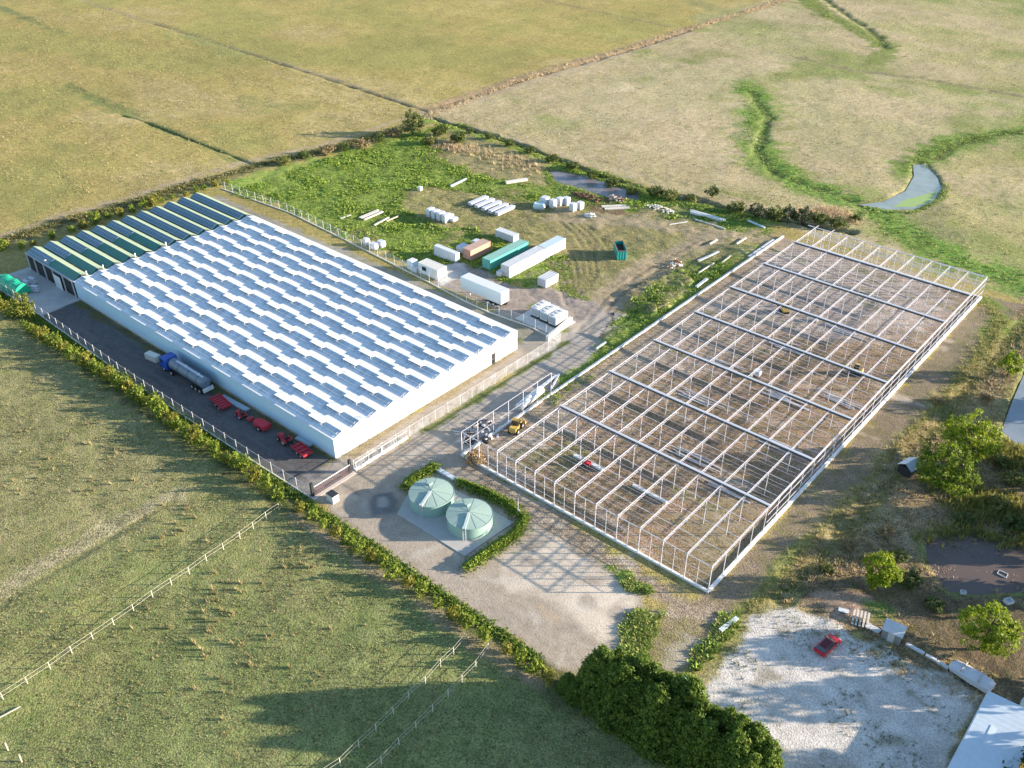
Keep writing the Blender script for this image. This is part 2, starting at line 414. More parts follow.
# near-left paddock
zone(rect(-900, -900, 900, 57), (.285, .265, .115), (.18, .198, .07), 1, .6, 1.25)
zone(px((180, 560), (420, 600), (520, 700), (420, 800), (60, 790), (40, 720)), (.225, .24, .092), (.15, .18, .06), 6, 8, small=False, opac=.8)
zone(px((20, 640), (110, 600), (150, 660), (60, 720)), (.27, .25, .10), (.18, .2, .06), 5, 6, small=False, opac=.7)
zone(px((-200, 420), (60, 330), (230, 470), (170, 505), (0, 600), (-250, 720)), (.29, .25, .125), (.19, .19, .075), 5, 5, small=False, opac=.9)
ribbon(px((-120, 672), (0, 592), (60, 556), (110, 527), (174, 495)), 1.5, (.40, .34, .20), (.21, .19, .10), .8, .8, 1.5)
ribbon(px((-120, 690), (0, 606), (60, 568), (110, 538), (172, 502)), .35, (.12, .125, .06), (.2, .19, .09), .4, .4, 1, h=-.12)
# paddock lines
GRN, GRN2 = (.15, .23, .04), (.24, .275, .07)
ribbon(px((68, 84), (95, 100), (140, 120), (250, 163)), 1.5, (.12, .16, .045), (.2, .2, .07), 1.2, 1.5, 1, h=-.15)
ribbon(px((120, 115), (140, 120), (250, 163)), .4, (.07, .09, .03), (.1, .11, .04), .4, .3, 1, h=-.35)
ribbon(px((75, 88), (100, 100), (135, 118)), 3, (.17, .20, .06), (.22, .2, .08), 2, 3, 1, opac=.8)
ribbon(px((-80, -10), (0, 8), (35, 22), (62, 33)), 2, (.15, .17, .06), (.22, .2, .08), 1.4, 2, 1)
ribbon(px((245, 100), (270, 108), (300, 105)), 4, (.17, .20, .065), (.26, .23, .09), 3, 4, 1, opac=.7)
ribbon(px((40, -15), (80, 0), (215, 43), (330, 78), (428, 110)), 1.2, (.38, .30, .19), (.22, .19, .09), .8, .8, 1)
ribbon(px((150, 22), (230, 48), (330, 80), (428, 112)), .5, (.13, .12, .06), (.16, .15, .07), .5, .4, 1, h=-.4)
ribbon(px((190, 36), (222, 48), (235, 55)), 4, (.21, .25, .08), (.25, .25, .1), 2, 3, 1, opac=.7)
ribbon(px((420, 112), (520, 78), (640, 45), (690, 28), (740, 14), (800, -6)), 2.6, (.36, .255, .155), (.27, .20, .11), 1.2, 1.2, 1)
ribbon(px((440, 107), (520, 81), (640, 47), (690, 30)), .8, (.17, .13, .08), (.24, .18, .11), .6, .7, 1, h=-.5)
ribbon(px((440, 112), (530, 82), (690, 33)), 1.2, (.42, .33, .23), (.35, .28, .18), .8, .7, 1)
ribbon(px((530, -3), (600, 12), (670, 27)), .9, (.20, .15, .08), (.28, .22, .12), .8, .6, 1)
ribbon(px((690, 0), (715, 10), (740, 14)), 5, (.2, .22, .06), (.3, .26, .13), 4, 4, 1, opac=.8)
# creek
CRK = px((738, 82), (758, 100), (752, 135), (768, 165), (800, 183), (838, 196), (868, 207), (900, 228), (960, 262), (1030, 285), (1100, 300))
ribbon(CRK, 8, (.20, .245, .07), (.29, .27, .11), 3, 4.5, 1)
ribbon(CRK, 5, (.11, .23, .035), (.19, .25, .06), 1.6, 2.5, 1)
ribbon(px((752, 92), (768, 118), (757, 150), (775, 173), (830, 193), (866, 206)), 1.3, (.075, .115, .03), (.12, .15, .045), 1.0, 1.2, 1, h=-.4)
ribbon(px((745, 95), (760, 118), (748, 150), (765, 178)), 1.5, (.14, .22, .05), (.2, .23, .07), 1.5, 1.5, 1)
ribbon(px((905, 172), (930, 155), (955, 142), (985, 136), (1030, 131), (1100, 125)), 5.5, (.13, .225, .04), (.21, .24, .07), 2.5, 3, 1)
ribbon(px((935, 158), (960, 143), (1000, 134), (1060, 130)), 1.2, (.10, .13, .04), (.14, .16, .05), 1, 1, 1, h=-.2)
ribbon(px((940, 205), (925, 218), (950, 235)), 3.5, (.25, .22, .13), (.18, .19, .08), 2, 2, 1, opac=.7)
ribbon(px((798, -5), (832, 18), (872, 35), (888, 50), (875, 62)), 5, (.16, .21, .05), (.22, .22, .08), 2, 3, 1)
ribbon(px((822, -4), (845, 14), (876, 34), (886, 48)), 1.4, (.09, .11, .04), (.13, .15, .05), 1, 1, 1, h=-.4)
ribbon(px((800, 58), (850, 70), (920, 78), (1030, 98)), 1.5, (.19, .17, .09), (.25, .22, .12), 1, 1.5, 1)
# hedge lines
ribbon(px((-60, 252), (0, 236), (60, 216), (120, 200), (190, 178), (260, 158), (330, 143), (425, 112)), 1.3, (.40, .31, .21), (.28, .23, .12), .7, .9, 1)
ribbon(px((-60, 262), (0, 245), (60, 225), (120, 209), (190, 187), (260, 167), (330, 152), (425, 122)), 2.6, (.15, .125, .07), (.17, .17, .06), .8, 1.2, 1)
ribbon([(-210, 58), (-95, 58), (-40, 58.2)], 2.2, (.14, .12, .06), (.11, .13, .04), .6, 1, 1)
ribbon([(-92, 56.2), (-70, 56.4), (-45, 56.8)], .8, (.40, .31, .20), (.26, .2, .11), .5, .8, 1, opac=.8)
ribbon([(-205, 59.4), (-150, 59.4), (-93, 60.2)], .8, (.07, .12, .025), (.12, .14, .04), .4, .6, 1)
# weedy ground behind the glasshouse
zone(px((222, 186), (262, 170), (330, 155), (400, 136), (440, 122), (470, 126), (560, 160), (640, 195), (760, 222), (775, 240), (700, 262), (620, 302), (585, 335), (545, 322), (520, 292), (480, 272), (415, 262), (380, 250), (300, 215)), GRN, GRN2, 1.2, 2.5, 1, keep='weed')
zone(px((430, 185), (520, 190), (600, 215), (640, 225), (600, 262), (540, 258), (470, 238), (405, 222), (395, 205)), (.21, .205, .075), (.28, .23, .12), 3, 4, 1, small=False, opac=.9, keep='olive')
zone(px((430, 132), (475, 128), (545, 160), (556, 190), (510, 182), (470, 172), (440, 160)), (.36, .27, .165), (.2, .19, .08), 1.5, 3, 1, opac=.85, keep='dry')
zone(px((420, 150), (445, 145), (450, 165), (425, 170)), (.2, .16, .09), (.12, .13, .05), 1.5, 2, 1, opac=.6)
zone(px((550, 212), (640, 212), (700, 222), (775, 238), (735, 264), (690, 262), (655, 282), (625, 300), (590, 300), (565, 285), (572, 255), (540, 232)), (.34, .275, .155), (.22, .2, .08), 1.5, 3, 1, opac=.85, keep='dry')
zone(px((548, 262), (570, 255), (590, 270), (600, 290), (585, 305), (560, 300)), (.33, .27, .13), (.17, .18, .06), 1.2, 2, 1, opac=.8)
for k in range(7):
    ribbon(px((552 + 7 * k, 262 - 3 * k), (560 + 6 * k, 285 - 2 * k), (566 + 4 * k, 305 - 3 * k)), .3, (.15, .13, .07), (.2, .18, .08), .25, .3, 1, h=-.2, opac=.8)
for k in range(4):
    ribbon(px((560 + 9 * k, 222 + 1 * k), (575 + 9 * k, 235 + k), (585 + 8 * k, 250)), .3, (.14, .13, .06), (.2, .18, .08), .25, .3, 1, h=-.2, opac=.7)
DIRT, DIRT2 = (.40, .315, .215), (.30, .245, .16)
ribbon(px((556, 214), (600, 220), (650, 222), (700, 234), (770, 239)), 3.2, DIRT, DIRT2, 1.5, 2, .7, opac=.85)
ribbon(px((715, 238), (660, 262), (612, 296), (585, 330)), 4, DIRT, DIRT2, 1.2, 1.2, .7, keep='track')
for o in (-1.2, 1.2):
    q = px((700, 243), (655, 268), (612, 298), (580, 335)); ribbon([(a + o * .8, b + o * .5) for a, b in q], .35, (.22, .17, .12), (.28, .22, .15), .25, .25, .7, h=-.08)
ribbon(px((350, 228), (365, 235), (372, 244)), 2.2, (.34, .24, .17), (.2, .17, .08), 1, 1.2, 1, opac=.9)
ribbon(px((440, 243), (460, 232), (475, 228)), 2.0, (.33, .24, .15), (.22, .2, .09), 1, 1.4, 1, opac=.8)
zone(px((570, 192), (612, 197), (628, 215), (600, 212), (575, 205)), (.20, .12, .085), (.15, .12, .07), .8, 1.2, 1, opac=.9)
zone(px((625, 205), (690, 205), (700, 222), (650, 222)), (.33, .27, .18), (.2, .19, .08), 1, 2, 1, opac=.7)
# container yard
YD, YD2 = (.27, .225, .19), (.34, .285, .24)
zone(px((432, 285), (440, 268), (470, 264), (500, 282), (555, 292), (600, 303), (612, 318), (590, 345), (560, 352), (520, 328), (480, 300)), YD, YD2, .7, 1.2, .5, keep='yard')
zone(px((437, 268), (463, 263), (468, 272), (440, 287)), (.55, .53, .5), (.42, .4, .37), .4, .6, .3, keep='yard')
# strip along the far wall, end road, lane to the new frame
zone(rect(-205, 114, -93, 121.2), (.36, .32, .265), (.26, .23, .16), .5, .7, .6, keep='lane')
ribbon([(-182, 116.8), (-150, 116.5), (-98, 116.5)], .7, (.16, .15, .075), (.2, .19, .1), .4, .6, 1)
zone(rect(-97.6, 62, -92.3, 122), (.40, .345, .285), (.31, .26, .205), .5, .8, .4, keep='lane')
ribbon([(-96.6, 70), (-96.6, 98), (-96.9, 112)], .7, (.30, .23, .13), (.25, .2, .1), .4, .7, 1, opac=.8)
zone([(-92.6, 62), (-83, 62), (-83, 118), (-86, 132), (-88, 141), (-93.5, 137), (-95, 128), (-92.4, 122)], (.41, .36, .31), (.33, .285, .235), .6, .8, .4, keep='lane')
zone(px((548, 318), (585, 338), (545, 368), (530, 375), (520, 362), (545, 346)), (.43, .385, .34), (.34, .3, .25), .6, .7, .5)
ribbon([(-91.9, 84), (-91.7, 105), (-91.6, 122)], .7, (.16, .17, .06), (.11, .14, .04), .4, .6, 1)
ribbon(px((535, 305), (548, 318), (562, 330)), 1.2, (.12, .16, .04), (.2, .2, .08), .5, .6, 1)
zone(px((545, 400), (562, 378), (600, 345), (622, 312), (655, 285), (700, 262), (757, 243), (762, 247), (700, 292), (640, 333), (585, 380), (552, 402)), GRN, GRN2, .6, 1.4, 1, keep='weed')
zone(px((622, 303), (640, 290), (680, 272), (694, 282), (672, 302), (642, 318)), (.31, .24, .165), (.2, .18, .08), .8, 1.6, 1, opac=.85, h=.8)
zone(px((660, 262), (690, 250), (745, 240), (750, 246), (700, 275)), (.29, .255, .14), (.17, .18, .06), 1, 2, 1, opac=.7)
# near yard
zone(rect(-180.2, 60.6, -97.4, 69.4), (.105, .10, .10), (.135, .125, .12), .3, .3, .25, keep='asphalt')
zone(rect(-97.8, 60.6, -92.6, 70), (.30, .26, .225), (.37, .32, .27), 1.2, 1.2, .4, keep='asphalt')
zone([(-202, 60.4), (-178.5, 60.4), (-178.8, 69.4), (-202, 69.4)], (.50, .485, .46), (.42, .40, .375), .12, .1, .15, keep='apron')
ribbon([(-178, 68.2), (-150, 68.4), (-120, 68.4), (-98, 68.7)], .9, (.13, .105, .055), (.10, .11, .04), .5, .8, 1)
# tank yard
LOT, LOT2 = (.46, .385, .30), (.33, .27, .205)
zone(px((312, 498), (352, 474), (405, 441), (440, 430), (470, 440), (480, 466), (540, 500), (600, 556), (646, 598), (644, 640), (620, 668), (572, 672), (500, 630), (420, 578), (345, 522)), LOT, LOT2, .5, .8, .4, keep='lot')
zone(px((515, 552), (560, 528), (600, 560), (640, 596), (642, 632), (600, 648), (560, 620), (520, 588)), (.66, .555, .44), (.53, .445, .35), 1.5, 2, .35, keep='lot')
ribbon(px((345, 512), (420, 562), (500, 612), (570, 655)), 1.5, (.35, .29, .225), (.42, .35, .28), .8, 1, .4, opac=.8)
ribbon(px((535, 600), (570, 620), (590, 645)), 1.0, (.27, .22, .17), (.36, .3, .24), .8, .9, .4, opac=.6)
ribbon(px((540, 607), (555, 618)), .9, (.45, .34, .24), (.42, .33, .24), .5, .6, .4, opac=.9)
for c, r in (((563, 628), 1.1), ((590, 580), .9), ((530, 560), 1.0), ((618, 612), 1.2), ((585, 600), .7)):
    ribbon(px(c, (c[0] + 6, c[1] + 1)), r, (.24, .19, .15), (.36, .3, .24), .7, .8, .4, opac=.65)
zone(px((368, 492), (395, 490), (398, 512), (370, 518)), (.16, .155, .15), (.2, .19, .18), .5, .6, .3, opac=.9)
zone(px((377, 497), (387, 497), (387, 507), (378, 507)), (.4, .36, .31), (.4, .36, .31), .3, .3, .3)
zone(px((468, 468), (490, 478), (560, 518), (640, 572), (712, 606), (690, 622), (650, 602), (610, 572), (550, 535), (500, 500)), (.27, .205, .145), (.33, .265, .19), .6, 1.2, 1)
zone(px((598, 560), (625, 574), (652, 592), (648, 598), (620, 584)), GRN, GRN2, .4, .8, 1, keep='weed')
zone(px((612, 652), (640, 606), (700, 608), (725, 622), (700, 664), (684, 700), (650, 690), (615, 672)), (.30, .235, .15), (.21, .18, .08), .8, 1.4, 1.2)
zone(px((612, 652), (640, 612), (662, 614), (655, 645), (662, 678), (640, 684), (615, 670)), GRN, GRN2, .6, 1.4, 1, keep='weed')
ribbon(px((680, 690), (698, 658), (720, 634), (737, 614)), .8, GRN, (.26, .25, .09), .5, 1, 1, keep='weed')
zone(px((658, 645), (690, 632), (705, 640), (684, 672), (660, 676)), (.45, .385, .315), (.3, .26, .17), .7, 1.2, .7)
zone(px((660, 606), (700, 602), (730, 590), (745, 610), (720, 630)), (.29, .22, .15), (.36, .29, .21), .6, 1.2, 1)
# floor of the new frame
zone(rect(-82.7, 83.2, -37.3, 193.2), (.34, .225, .155), (.20, .155, .085), .3, .3, 1.3, keep='floor')
zone(rect(-82.5, 84, -75, 193), (.40, .305, .22), (.31, .245, .17), .8, 1, .8)
zone(px((790, 245), (870, 262), (930, 290), (880, 345), (800, 345), (755, 318), (735, 285)), (.46, .38, .33), (.31, .25, .20), 5, 6, 1, small=False, opac=.9)
zone(px((640, 330), (720, 300), (760, 330), (700, 370)), (.39, .31, .26), (.27, .21, .15), 5, 6, 1, small=False, opac=.6)
zone(px((560, 440), (590, 452), (560, 475), (535, 460)), (.16, .17, .06), (.24, .2, .1), 2, 2.5, 1, opac=.8)
zone(px((680, 520), (740, 500), (760, 530), (700, 580)), (.22, .2, .09), (.3, .235, .15), 3, 3, 1, opac=.7)
# ground east of the frame
zone([(-37, 82), (-31, 82), (-29, 130), (-28, 196), (-37, 196)], (.27, .205, .15), (.18, .155, .08), .6, 1.2, 1)
zone([(-32, 88), (40, 88), (40, 206), (-29, 206)], (.34, .245, .15), (.12, .10, .05), 1, 2, 1.5, keep='rough')
ribbon([(-32.5, 84), (-31, 110), (-30, 150), (-29.5, 186)], 1.1, (.30, .25, .11), (.17, .18, .055), .8, 1.2, 1)
ribbon([(-29.5, 88), (-28, 110), (-27.5, 150), (-27, 188)], 1.2, (.10, .14, .04), (.15, .16, .05), .8, 1.2, 1, h=-.4)
ribbon(px((985, 300), (1000, 320), (985, 345), (960, 390)), 2, (.13, .19, .04), (.2, .22, .07), 1, 1.5, 1)
zone(px((950, 345), (1000, 340), (1005, 420), (975, 400), (940, 385)), (.20, .165, .12), (.13, .12, .06), 2, 3, 1, opac=.7)
zone(px((935, 385), (985, 375), (1000, 400), (985, 430), (960, 410)), (.42, .32, .13), (.3, .24, .12), 1.5, 2, 1, opac=.7)
zone(px((800, 600), (870, 598), (905, 620), (1024, 700), (1100, 740), (1100, 640), (980, 590), (870, 580)), (.15, .11, .07), (.10, .085, .045), 1, 2, 1, opac=.9, keep='soil')
zone(px((818, 520), (870, 455), (925, 440), (935, 470), (880, 560), (830, 560)), (.44, .33, .20), (.25, .2, .1), 2, 3, 1.3, opac=.7)
zone(px((800, 560), (850, 555), (860, 590), (800, 596)), (.17, .12, .08), (.12, .1, .05), 1.5, 2, 1.2, opac=.8)
zone(px((815, 596), (868, 600), (872, 618), (835, 618)), (.38, .26, .18), (.28, .2, .14), .6, 1, 1)
zone(px((868, 606), (905, 612), (895, 630), (872, 622)), (.12, .18, .04), (.2, .2, .07), .8, 1.2, 1)
# stains, wheel marks and damp patches in the worked ground
_r = np.random.default_rng(3)
for k in range(70):
    x, y = _r.uniform(-92, -42), _r.uniform(60, 82); a = _r.uniform(-.5, .6) if _r.random() < .7 else _r.uniform(0, 6.28); L = _r.uniform(1, 7)
    c = _r.choice([0, 1, 1]); ribbon([(x, y), (x + L * math.cos(a), y + L * math.sin(a))], _r.uniform(.08, .5), *(((.56, .5, .42), (.5, .44, .37)) if c == 0 else ((.28, .23, .18), (.35, .29, .23))), .3, .5, None, _r.uniform(.25, .6))
for k in range(40):
    x, y = _r.uniform(-92, -84), _r.uniform(64, 132); L = _r.uniform(3, 14)
    ribbon([(x, y), (x + _r.uniform(-.5, .5), y + L)], _r.uniform(.1, .4), *(((.52, .46, .4), (.46, .41, .35)) if k % 3 == 0 else ((.29, .245, .2), (.34, .29, .24))), .3, .4, None, _r.uniform(.25, .6))
for k in range(30):
    x, y = _r.uniform(-178, -98), _r.uniform(61, 68); L = _r.uniform(3, 14)
    ribbon([(x, y), (x + L, y + _r.uniform(-.4, .4))], _r.uniform(.1, .5), *(((.16, .15, .145), (.14, .13, .13)) if k % 2 else ((.07, .068, .068), (.08, .078, .075))), .3, .4, None, _r.uniform(.3, .6))
for k in range(46):
    x, y = _r.uniform(-128, -98), _r.uniform(124, 150); a = _r.uniform(0, 6.28)
    ribbon([(x, y), (x + 3 * math.cos(a), y + 3 * math.sin(a))], _r.uniform(.2, .7), *(((.36, .3, .25), (.3, .25, .2)) if k % 2 else ((.2, .165, .13), (.25, .2, .16))), .4, .6, None, .35)
for k in range(90):
    x, y = _r.uniform(-82, -38), _r.uniform(84, 192); L = _r.uniform(2, 9)
    ribbon([(x, y), (x + L, y + _r.uniform(-1, 1))], _r.uniform(.15, .7), *(((.52, .42, .34), (.44, .36, .29)) if k % 3 else ((.23, .19, .12), (.19, .2, .08))), .4, .8, None, _r.uniform(.3, .65))
# white gravel lot
WG, WG2 = (.70, .64, .57), (.48, .435, .385)
zone(px((690, 702), (712, 672), (740, 622), (752, 604), (790, 604), (830, 622), (890, 652), (940, 674), (984, 700), (966, 728), (942, 800), (800, 860), (730, 730)), WG, WG2, .5, .8, .65, keep='gravel')
zone(px((800, 752), (850, 750), (860, 775), (800, 780)), (.3, .26, .22), (.4, .36, .31), 1, 1.2, .7, opac=.6)
ribbon(px((690, 690), (715, 665), (745, 612), (790, 600)), 1.2, (.22, .205, .08), (.3, .26, .13), .6, 1, 1)
ribbon(px((700, 660), (720, 640), (760, 592), (800, 550)), .9, (.15, .18, .05), (.3, .27, .1), .5, .8, 1)
zone(px((984, 700), (962, 726), (940, 800), (960, 800), (1000, 705)), (.13, .13, .05), (.2, .18, .08), .6, 1, 1)
for k in range(60):
    x, y = _r.uniform(-30, -6), _r.uniform(66, 88); a = _r.uniform(.2, 1.3) if k % 2 else _r.uniform(0, 6.28); L = _r.uniform(.5, 5)
    if poly_sd(np.array([x]), np.array([y]), px((690, 702), (745, 612), (790, 604), (890, 652), (984, 700), (942, 800), (800, 860)))[0] > 1.5:
        ribbon([(x, y), (x + L * math.cos(a), y + L * math.sin(a))], _r.uniform(.06, .35), *(((.36, .32, .27), (.3, .27, .2)) if k % 3 else ((.2, .2, .1), (.25, .22, .14))), .3, .6, None, _r.uniform(.3, .7))
# ponds
POND1 = px((862, 203), (885, 200), (906, 190), (914, 176), (913, 164), (925, 164), (936, 176), (940, 188), (932, 200), (915, 207), (890, 208))
POND2 = px((551, 170), (580, 174), (612, 184), (640, 193), (636, 199), (612, 197), (580, 188), (556, 180))
POND3 = px((925, 540), (950, 532), (985, 534), (1010, 548), (1024, 540), (1060, 560), (1020, 590), (985, 592), (950, 590), (930, 565))
POND4 = px((1003, 430), (1014, 400), (1026, 372), (1060, 360), (1060, 440), (1020, 442))
for P_ in (POND1, POND2, POND3, POND4):
    ribbon(P_ + P_[:1], 1.2, (.15, .15, .06), (.2, .2, .08), .8, .8, 1)
    i = np.where((X > min(p[0] for p in P_) - 4) & (X < max(p[0] for p in P_) + 4) & (Y > min(p[1] for p in P_) - 4) & (Y < max(p[1] for p in P_) + 4))[0]
    HZ[i] -= (.7 * sstep(-1.2, .8, poly_sd(X[i], Y[i], P_))).astype(np.float32)
# the long ditch with its dark sides
DIT = px((432, 118), (520, 145), (600, 176), (660, 193), (720, 206), (780, 219), (850, 232), (930, 262))
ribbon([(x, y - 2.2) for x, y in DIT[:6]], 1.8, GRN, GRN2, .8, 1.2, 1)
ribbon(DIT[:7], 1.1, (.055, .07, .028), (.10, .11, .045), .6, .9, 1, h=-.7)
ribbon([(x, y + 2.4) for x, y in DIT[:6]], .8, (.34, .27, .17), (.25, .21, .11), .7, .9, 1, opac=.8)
# soft relief: only where plants grow
rel = np.clip(ZW['weed'] + ZW['rough'] + ZW['dry'], 0, 1)
HZ += (rel * (.55 * (N_B - .5) + .5 * (N_A - .5))).astype(np.float32)
flat = np.maximum.reduce([ZW[k] for k in ('yard', 'lane', 'asphalt', 'apron', 'lot', 'gravel', 'floor', 'track')])
fld = (1 - np.clip(flat + rel, 0, 1))
HZ += (fld * (.35 * (fbm(X, Y, 5, 33, 3) - .5))).astype(np.float32) * ((Y < 57) | (Y > 200) | (X < -218))
HZ += (ZW['floor'] * .18 * (N_B - .5)).astype(np.float32)
def hz(x, y):
    i = int(np.clip(np.searchsorted(gx, x), 0, NX - 1)); j = int(np.clip(np.searchsorted(gy, y), 0, NY - 1)); return float(HZ[j * NX + i])
def hzv(x, y):
    i = np.clip(np.searchsorted(gx, x), 0, NX - 1); j = np.clip(np.searchsorted(gy, y), 0, NY - 1); return HZ[j * NX + i]
# greener and drier sweeps across the far paddocks
far = np.maximum(((Y > 208) & (X > -214)).astype(np.float32) * .9, ((X < -218) & (Y > 57)).astype(np.float32) * .4)
far *= 1 - LINES
sweep = fbm(X * .75 + Y * .3, Y * 1.1 - X * .3, 34, 77, 4); k_ = (sstep(.50, .64, sweep) * far)[:, None].astype(np.float32)
CA = CA * (1 - k_) + np.array([.215, .25, .075], np.float32) * k_; CB = CB * (1 - k_ * .7) + np.array([.18, .21, .06], np.float32) * k_ * .7
k_ = (sstep(.48, .30, sweep) * far)[:, None].astype(np.float32); CA = CA * (1 - k_) + np.array([.50, .385, .25], np.float32) * k_
zone(px((690, 62), (770, 56), (790, 66), (748, 84), (738, 112), (752, 140), (700, 128), (640, 122), (600, 105), (655, 78)), (.50, .40, .27), (.36, .30, .16), 6, 8, small=False, opac=.75)
zone(px((740, 160), (790, 190), (870, 222), (840, 226), (760, 205), (700, 185)), (.48, .38, .24), (.36, .29, .15), 3, 3, small=False, opac=.7)
zone(px((845, 95), (930, 105), (1030, 112), (960, 122), (900, 118)), (.48, .38, .25), (.34, .28, .15), 4, 6, small=False, opac=.7)
# broad tonal drift of the pasture itself
drift = (1 + .22 * (N_C - .5) + .28 * (N_A - .5))[:, None].astype(np.float32); CA *= drift; CB *= drift

def groundmat():
    m, t, b, o = _nodes('ground_cover'); oc = objcoord(t)
    A = t.nodes.new('ShaderNodeAttribute'); A.attribute_name = 'ColA'; B = t.nodes.new('ShaderNodeAttribute'); B.attribute_name = 'ColB'
    g = t.nodes.new('ShaderNodeAttribute'); g.attribute_name = 'Grain'
    n1 = noise(t, .55, 5, .72, oc); n2 = noise(t, 2.6, 4, .7, oc); n3 = noise(t, .12, 3, .6, oc)
    f = math_(t, 'ADD', math_(t, 'MULTIPLY', n1, .5), math_(t, 'ADD', math_(t, 'MULTIPLY', n2, .32), math_(t, 'MULTIPLY', n3, .18)))
    c = mixc(t, ramp(t, f, .44, .56), A.outputs['Color'], B.outputs['Color'])
    fine = math_(t, 'ADD', math_(t, 'MULTIPLY', noise(t, 1.1, 6, .78, oc), .5), math_(t, 'MULTIPLY', noise(t, 4.5, 2, .6, oc), .5))
    lo = math_(t, 'SUBTRACT', 1.0, math_(t, 'MULTIPLY', g.outputs['Fac'], .60)); hi = math_(t, 'ADD', 1.0, math_(t, 'MULTIPLY', g.outputs['Fac'], .60))
    mr = t.nodes.new('ShaderNodeMapRange'); mr.inputs[1].default_value = .36; mr.inputs[2].default_value = .64
    t.links.new(fine, mr.inputs[0]); t.links.new(lo, mr.inputs[3]); t.links.new(hi, mr.inputs[4])
    v = t.nodes.new('ShaderNodeVectorMath'); v.operation = 'SCALE'; t.links.new(c, v.inputs[0]); t.links.new(mr.outputs[0], v.inputs['Scale'])
    t.links.new(v.outputs[0], b.inputs['Base Color']); b.inputs['Roughness'].default_value = .95; b.inputs['Specular IOR Level'].default_value = .1
    bn = t.nodes.new('ShaderNodeBump'); bn.inputs['Distance'].default_value = .3
    t.links.new(math_(t, 'ADD', fine, math_(t, 'MULTIPLY', n2, .5)), bn.inputs['Height']); t.links.new(math_(t, 'MULTIPLY', g.outputs['Fac'], .55), bn.inputs['Strength'])
    t.links.new(bn.outputs[0], b.inputs['Normal'])
    return m
GM = groundmat()
vid = np.arange(NV).reshape(NY, NX)
QUADS = np.stack([vid[:-1, :-1], vid[:-1, 1:], vid[1:, 1:], vid[1:, :-1]], -1).reshape(-1, 4)
def sheet(name, quads, dz):
    u, inv = np.unique(quads, return_inverse=True); q = inv.reshape(-1, 4)
    me = bpy.data.meshes.new(name); n = len(u); co = np.stack([X[u], Y[u], HZ[u] + dz], 1).astype(np.float32)
    me.vertices.add(n); me.vertices.foreach_set('co', co.ravel()); me.loops.add(q.size); me.loops.foreach_set('vertex_index', q.astype(np.int32).ravel())
    me.polygons.add(len(q)); me.polygons.foreach_set('loop_start', np.arange(0, q.size, 4, dtype=np.int32))
    for nm, arr in (('ColA', CA), ('ColB', CB)):
        at = me.attributes.new(nm, 'FLOAT_COLOR', 'POINT'); c = np.ones((n, 4), np.float32); c[:, :3] = arr[u]; at.data.foreach_set('color', c.ravel())
    at = me.attributes.new('Grain', 'FLOAT', 'POINT'); at.data.foreach_set('value', GR[u].astype(np.float32))
    me.update(); me.materials.append(GM)
    me.polygons.foreach_set('use_smooth', np.ones(len(q), bool))
    o = link(bpy.data.objects.new(name, me)); o['kind'] = 'structure'; return o
sheet('ground', QUADS, 0)
def zsheet(name, key, dz):
    w = ZW[key][QUADS].min(1) > .5
    if w.any(): sheet(name, QUADS[w], dz)
zsheet('dirt_floor', 'floor', .004); zsheet('dirt_lane', 'lane', .004); zsheet('asphalt_yard', 'asphalt', .008); zsheet('concrete_apron', 'apron', .012)
zsheet('dirt_yard', 'lot', .008); zsheet('gravel_yard', 'yard', .012); zsheet('gravel_parking', 'gravel', .004); zsheet('dirt_track', 'track', .004)
def water(name, P, z, m):
    cx = sum(p[0] for p in P) / len(P); cy = sum(p[1] for p in P) / len(P)
    o = MB().poly([(cx + (x - cx) * 1.06, cy + (y - cy) * 1.06, z) for x, y in P]).build(name, m); o['kind'] = 'structure'; return o
water('pond_water', POND1, -.25, watermat('pond_grey', (.28, .32, .29)))
water('pond_water', POND2, -.22, watermat('pond_mauve', (.20, .18, .19)))
water('pond_water', POND3, -.25, mat('pond_dark', (.12, .085, .07), .45, 0, .5, (.08, .06, .055), .3))
water('pond_water', POND4, -.22, watermat('pond_blue', (.24, .27, .30)))
SCUM = px((893, 206), (905, 199), (920, 195), (937, 190), (932, 199), (916, 206))
o = MB().poly([(x, y, -.235) for x, y in SCUM]).build('duckweed', mat('duckweed_green', (.26, .38, .12), .8, 0, .5, (.3, .36, .18), .4)); o['kind'] = 'stuff'
tag(o, 'pale green duckweed floating on the curved pond', 'duckweed')
def bw(mb, name, m, parent, smooth=False):
    """build a part drawn in world coordinates under a thing that is not rotated"""
    L = parent.location if parent.parent is None else parent.parent.location
    mb.v = [(a - L[0], b - L[1], c - L[2]) for a, b, c in mb.v]
    return mb.build(name, m, parent, smooth)
# ================================================================== the existing glasshouse
GX0, GX1, GY0, SPAN, NSP = -179.8, -97.5, 69.4, 3.72, 12
ZE, ZR = 3.95, 4.50
GY1 = GY0 + SPAN * NSP
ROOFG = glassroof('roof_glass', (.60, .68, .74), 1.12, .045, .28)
VENTG = mat('vent_panel', (.80, .80, .80), .35, 0, .15)
WALLG = ribbed('sky_tinted_wall', (.50, .68, .80), 0, .9, .45, .10, .15)  # sky blue of the shaded wall is put into this base colour
ENDG = ribbed('end_wall_sheet', (.80, .80, .80), 1, 1.24, .45, .12, .12)
gh = thing('glasshouse', 'long white whitewashed glasshouse with rows of open roof vents', 'glasshouse', (-138, 91, 0))
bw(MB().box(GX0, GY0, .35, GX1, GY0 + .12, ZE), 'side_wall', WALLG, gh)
bw(MB().box(GX0, GY0 - .06, 0, GX1 + .05, GY0 + .14, .35), 'plinth', CONC2, gh)
bw(MB().box(GX0, GY1 - .12, 0, GX1, GY1, ZE), 'side_wall', WALLG, gh)
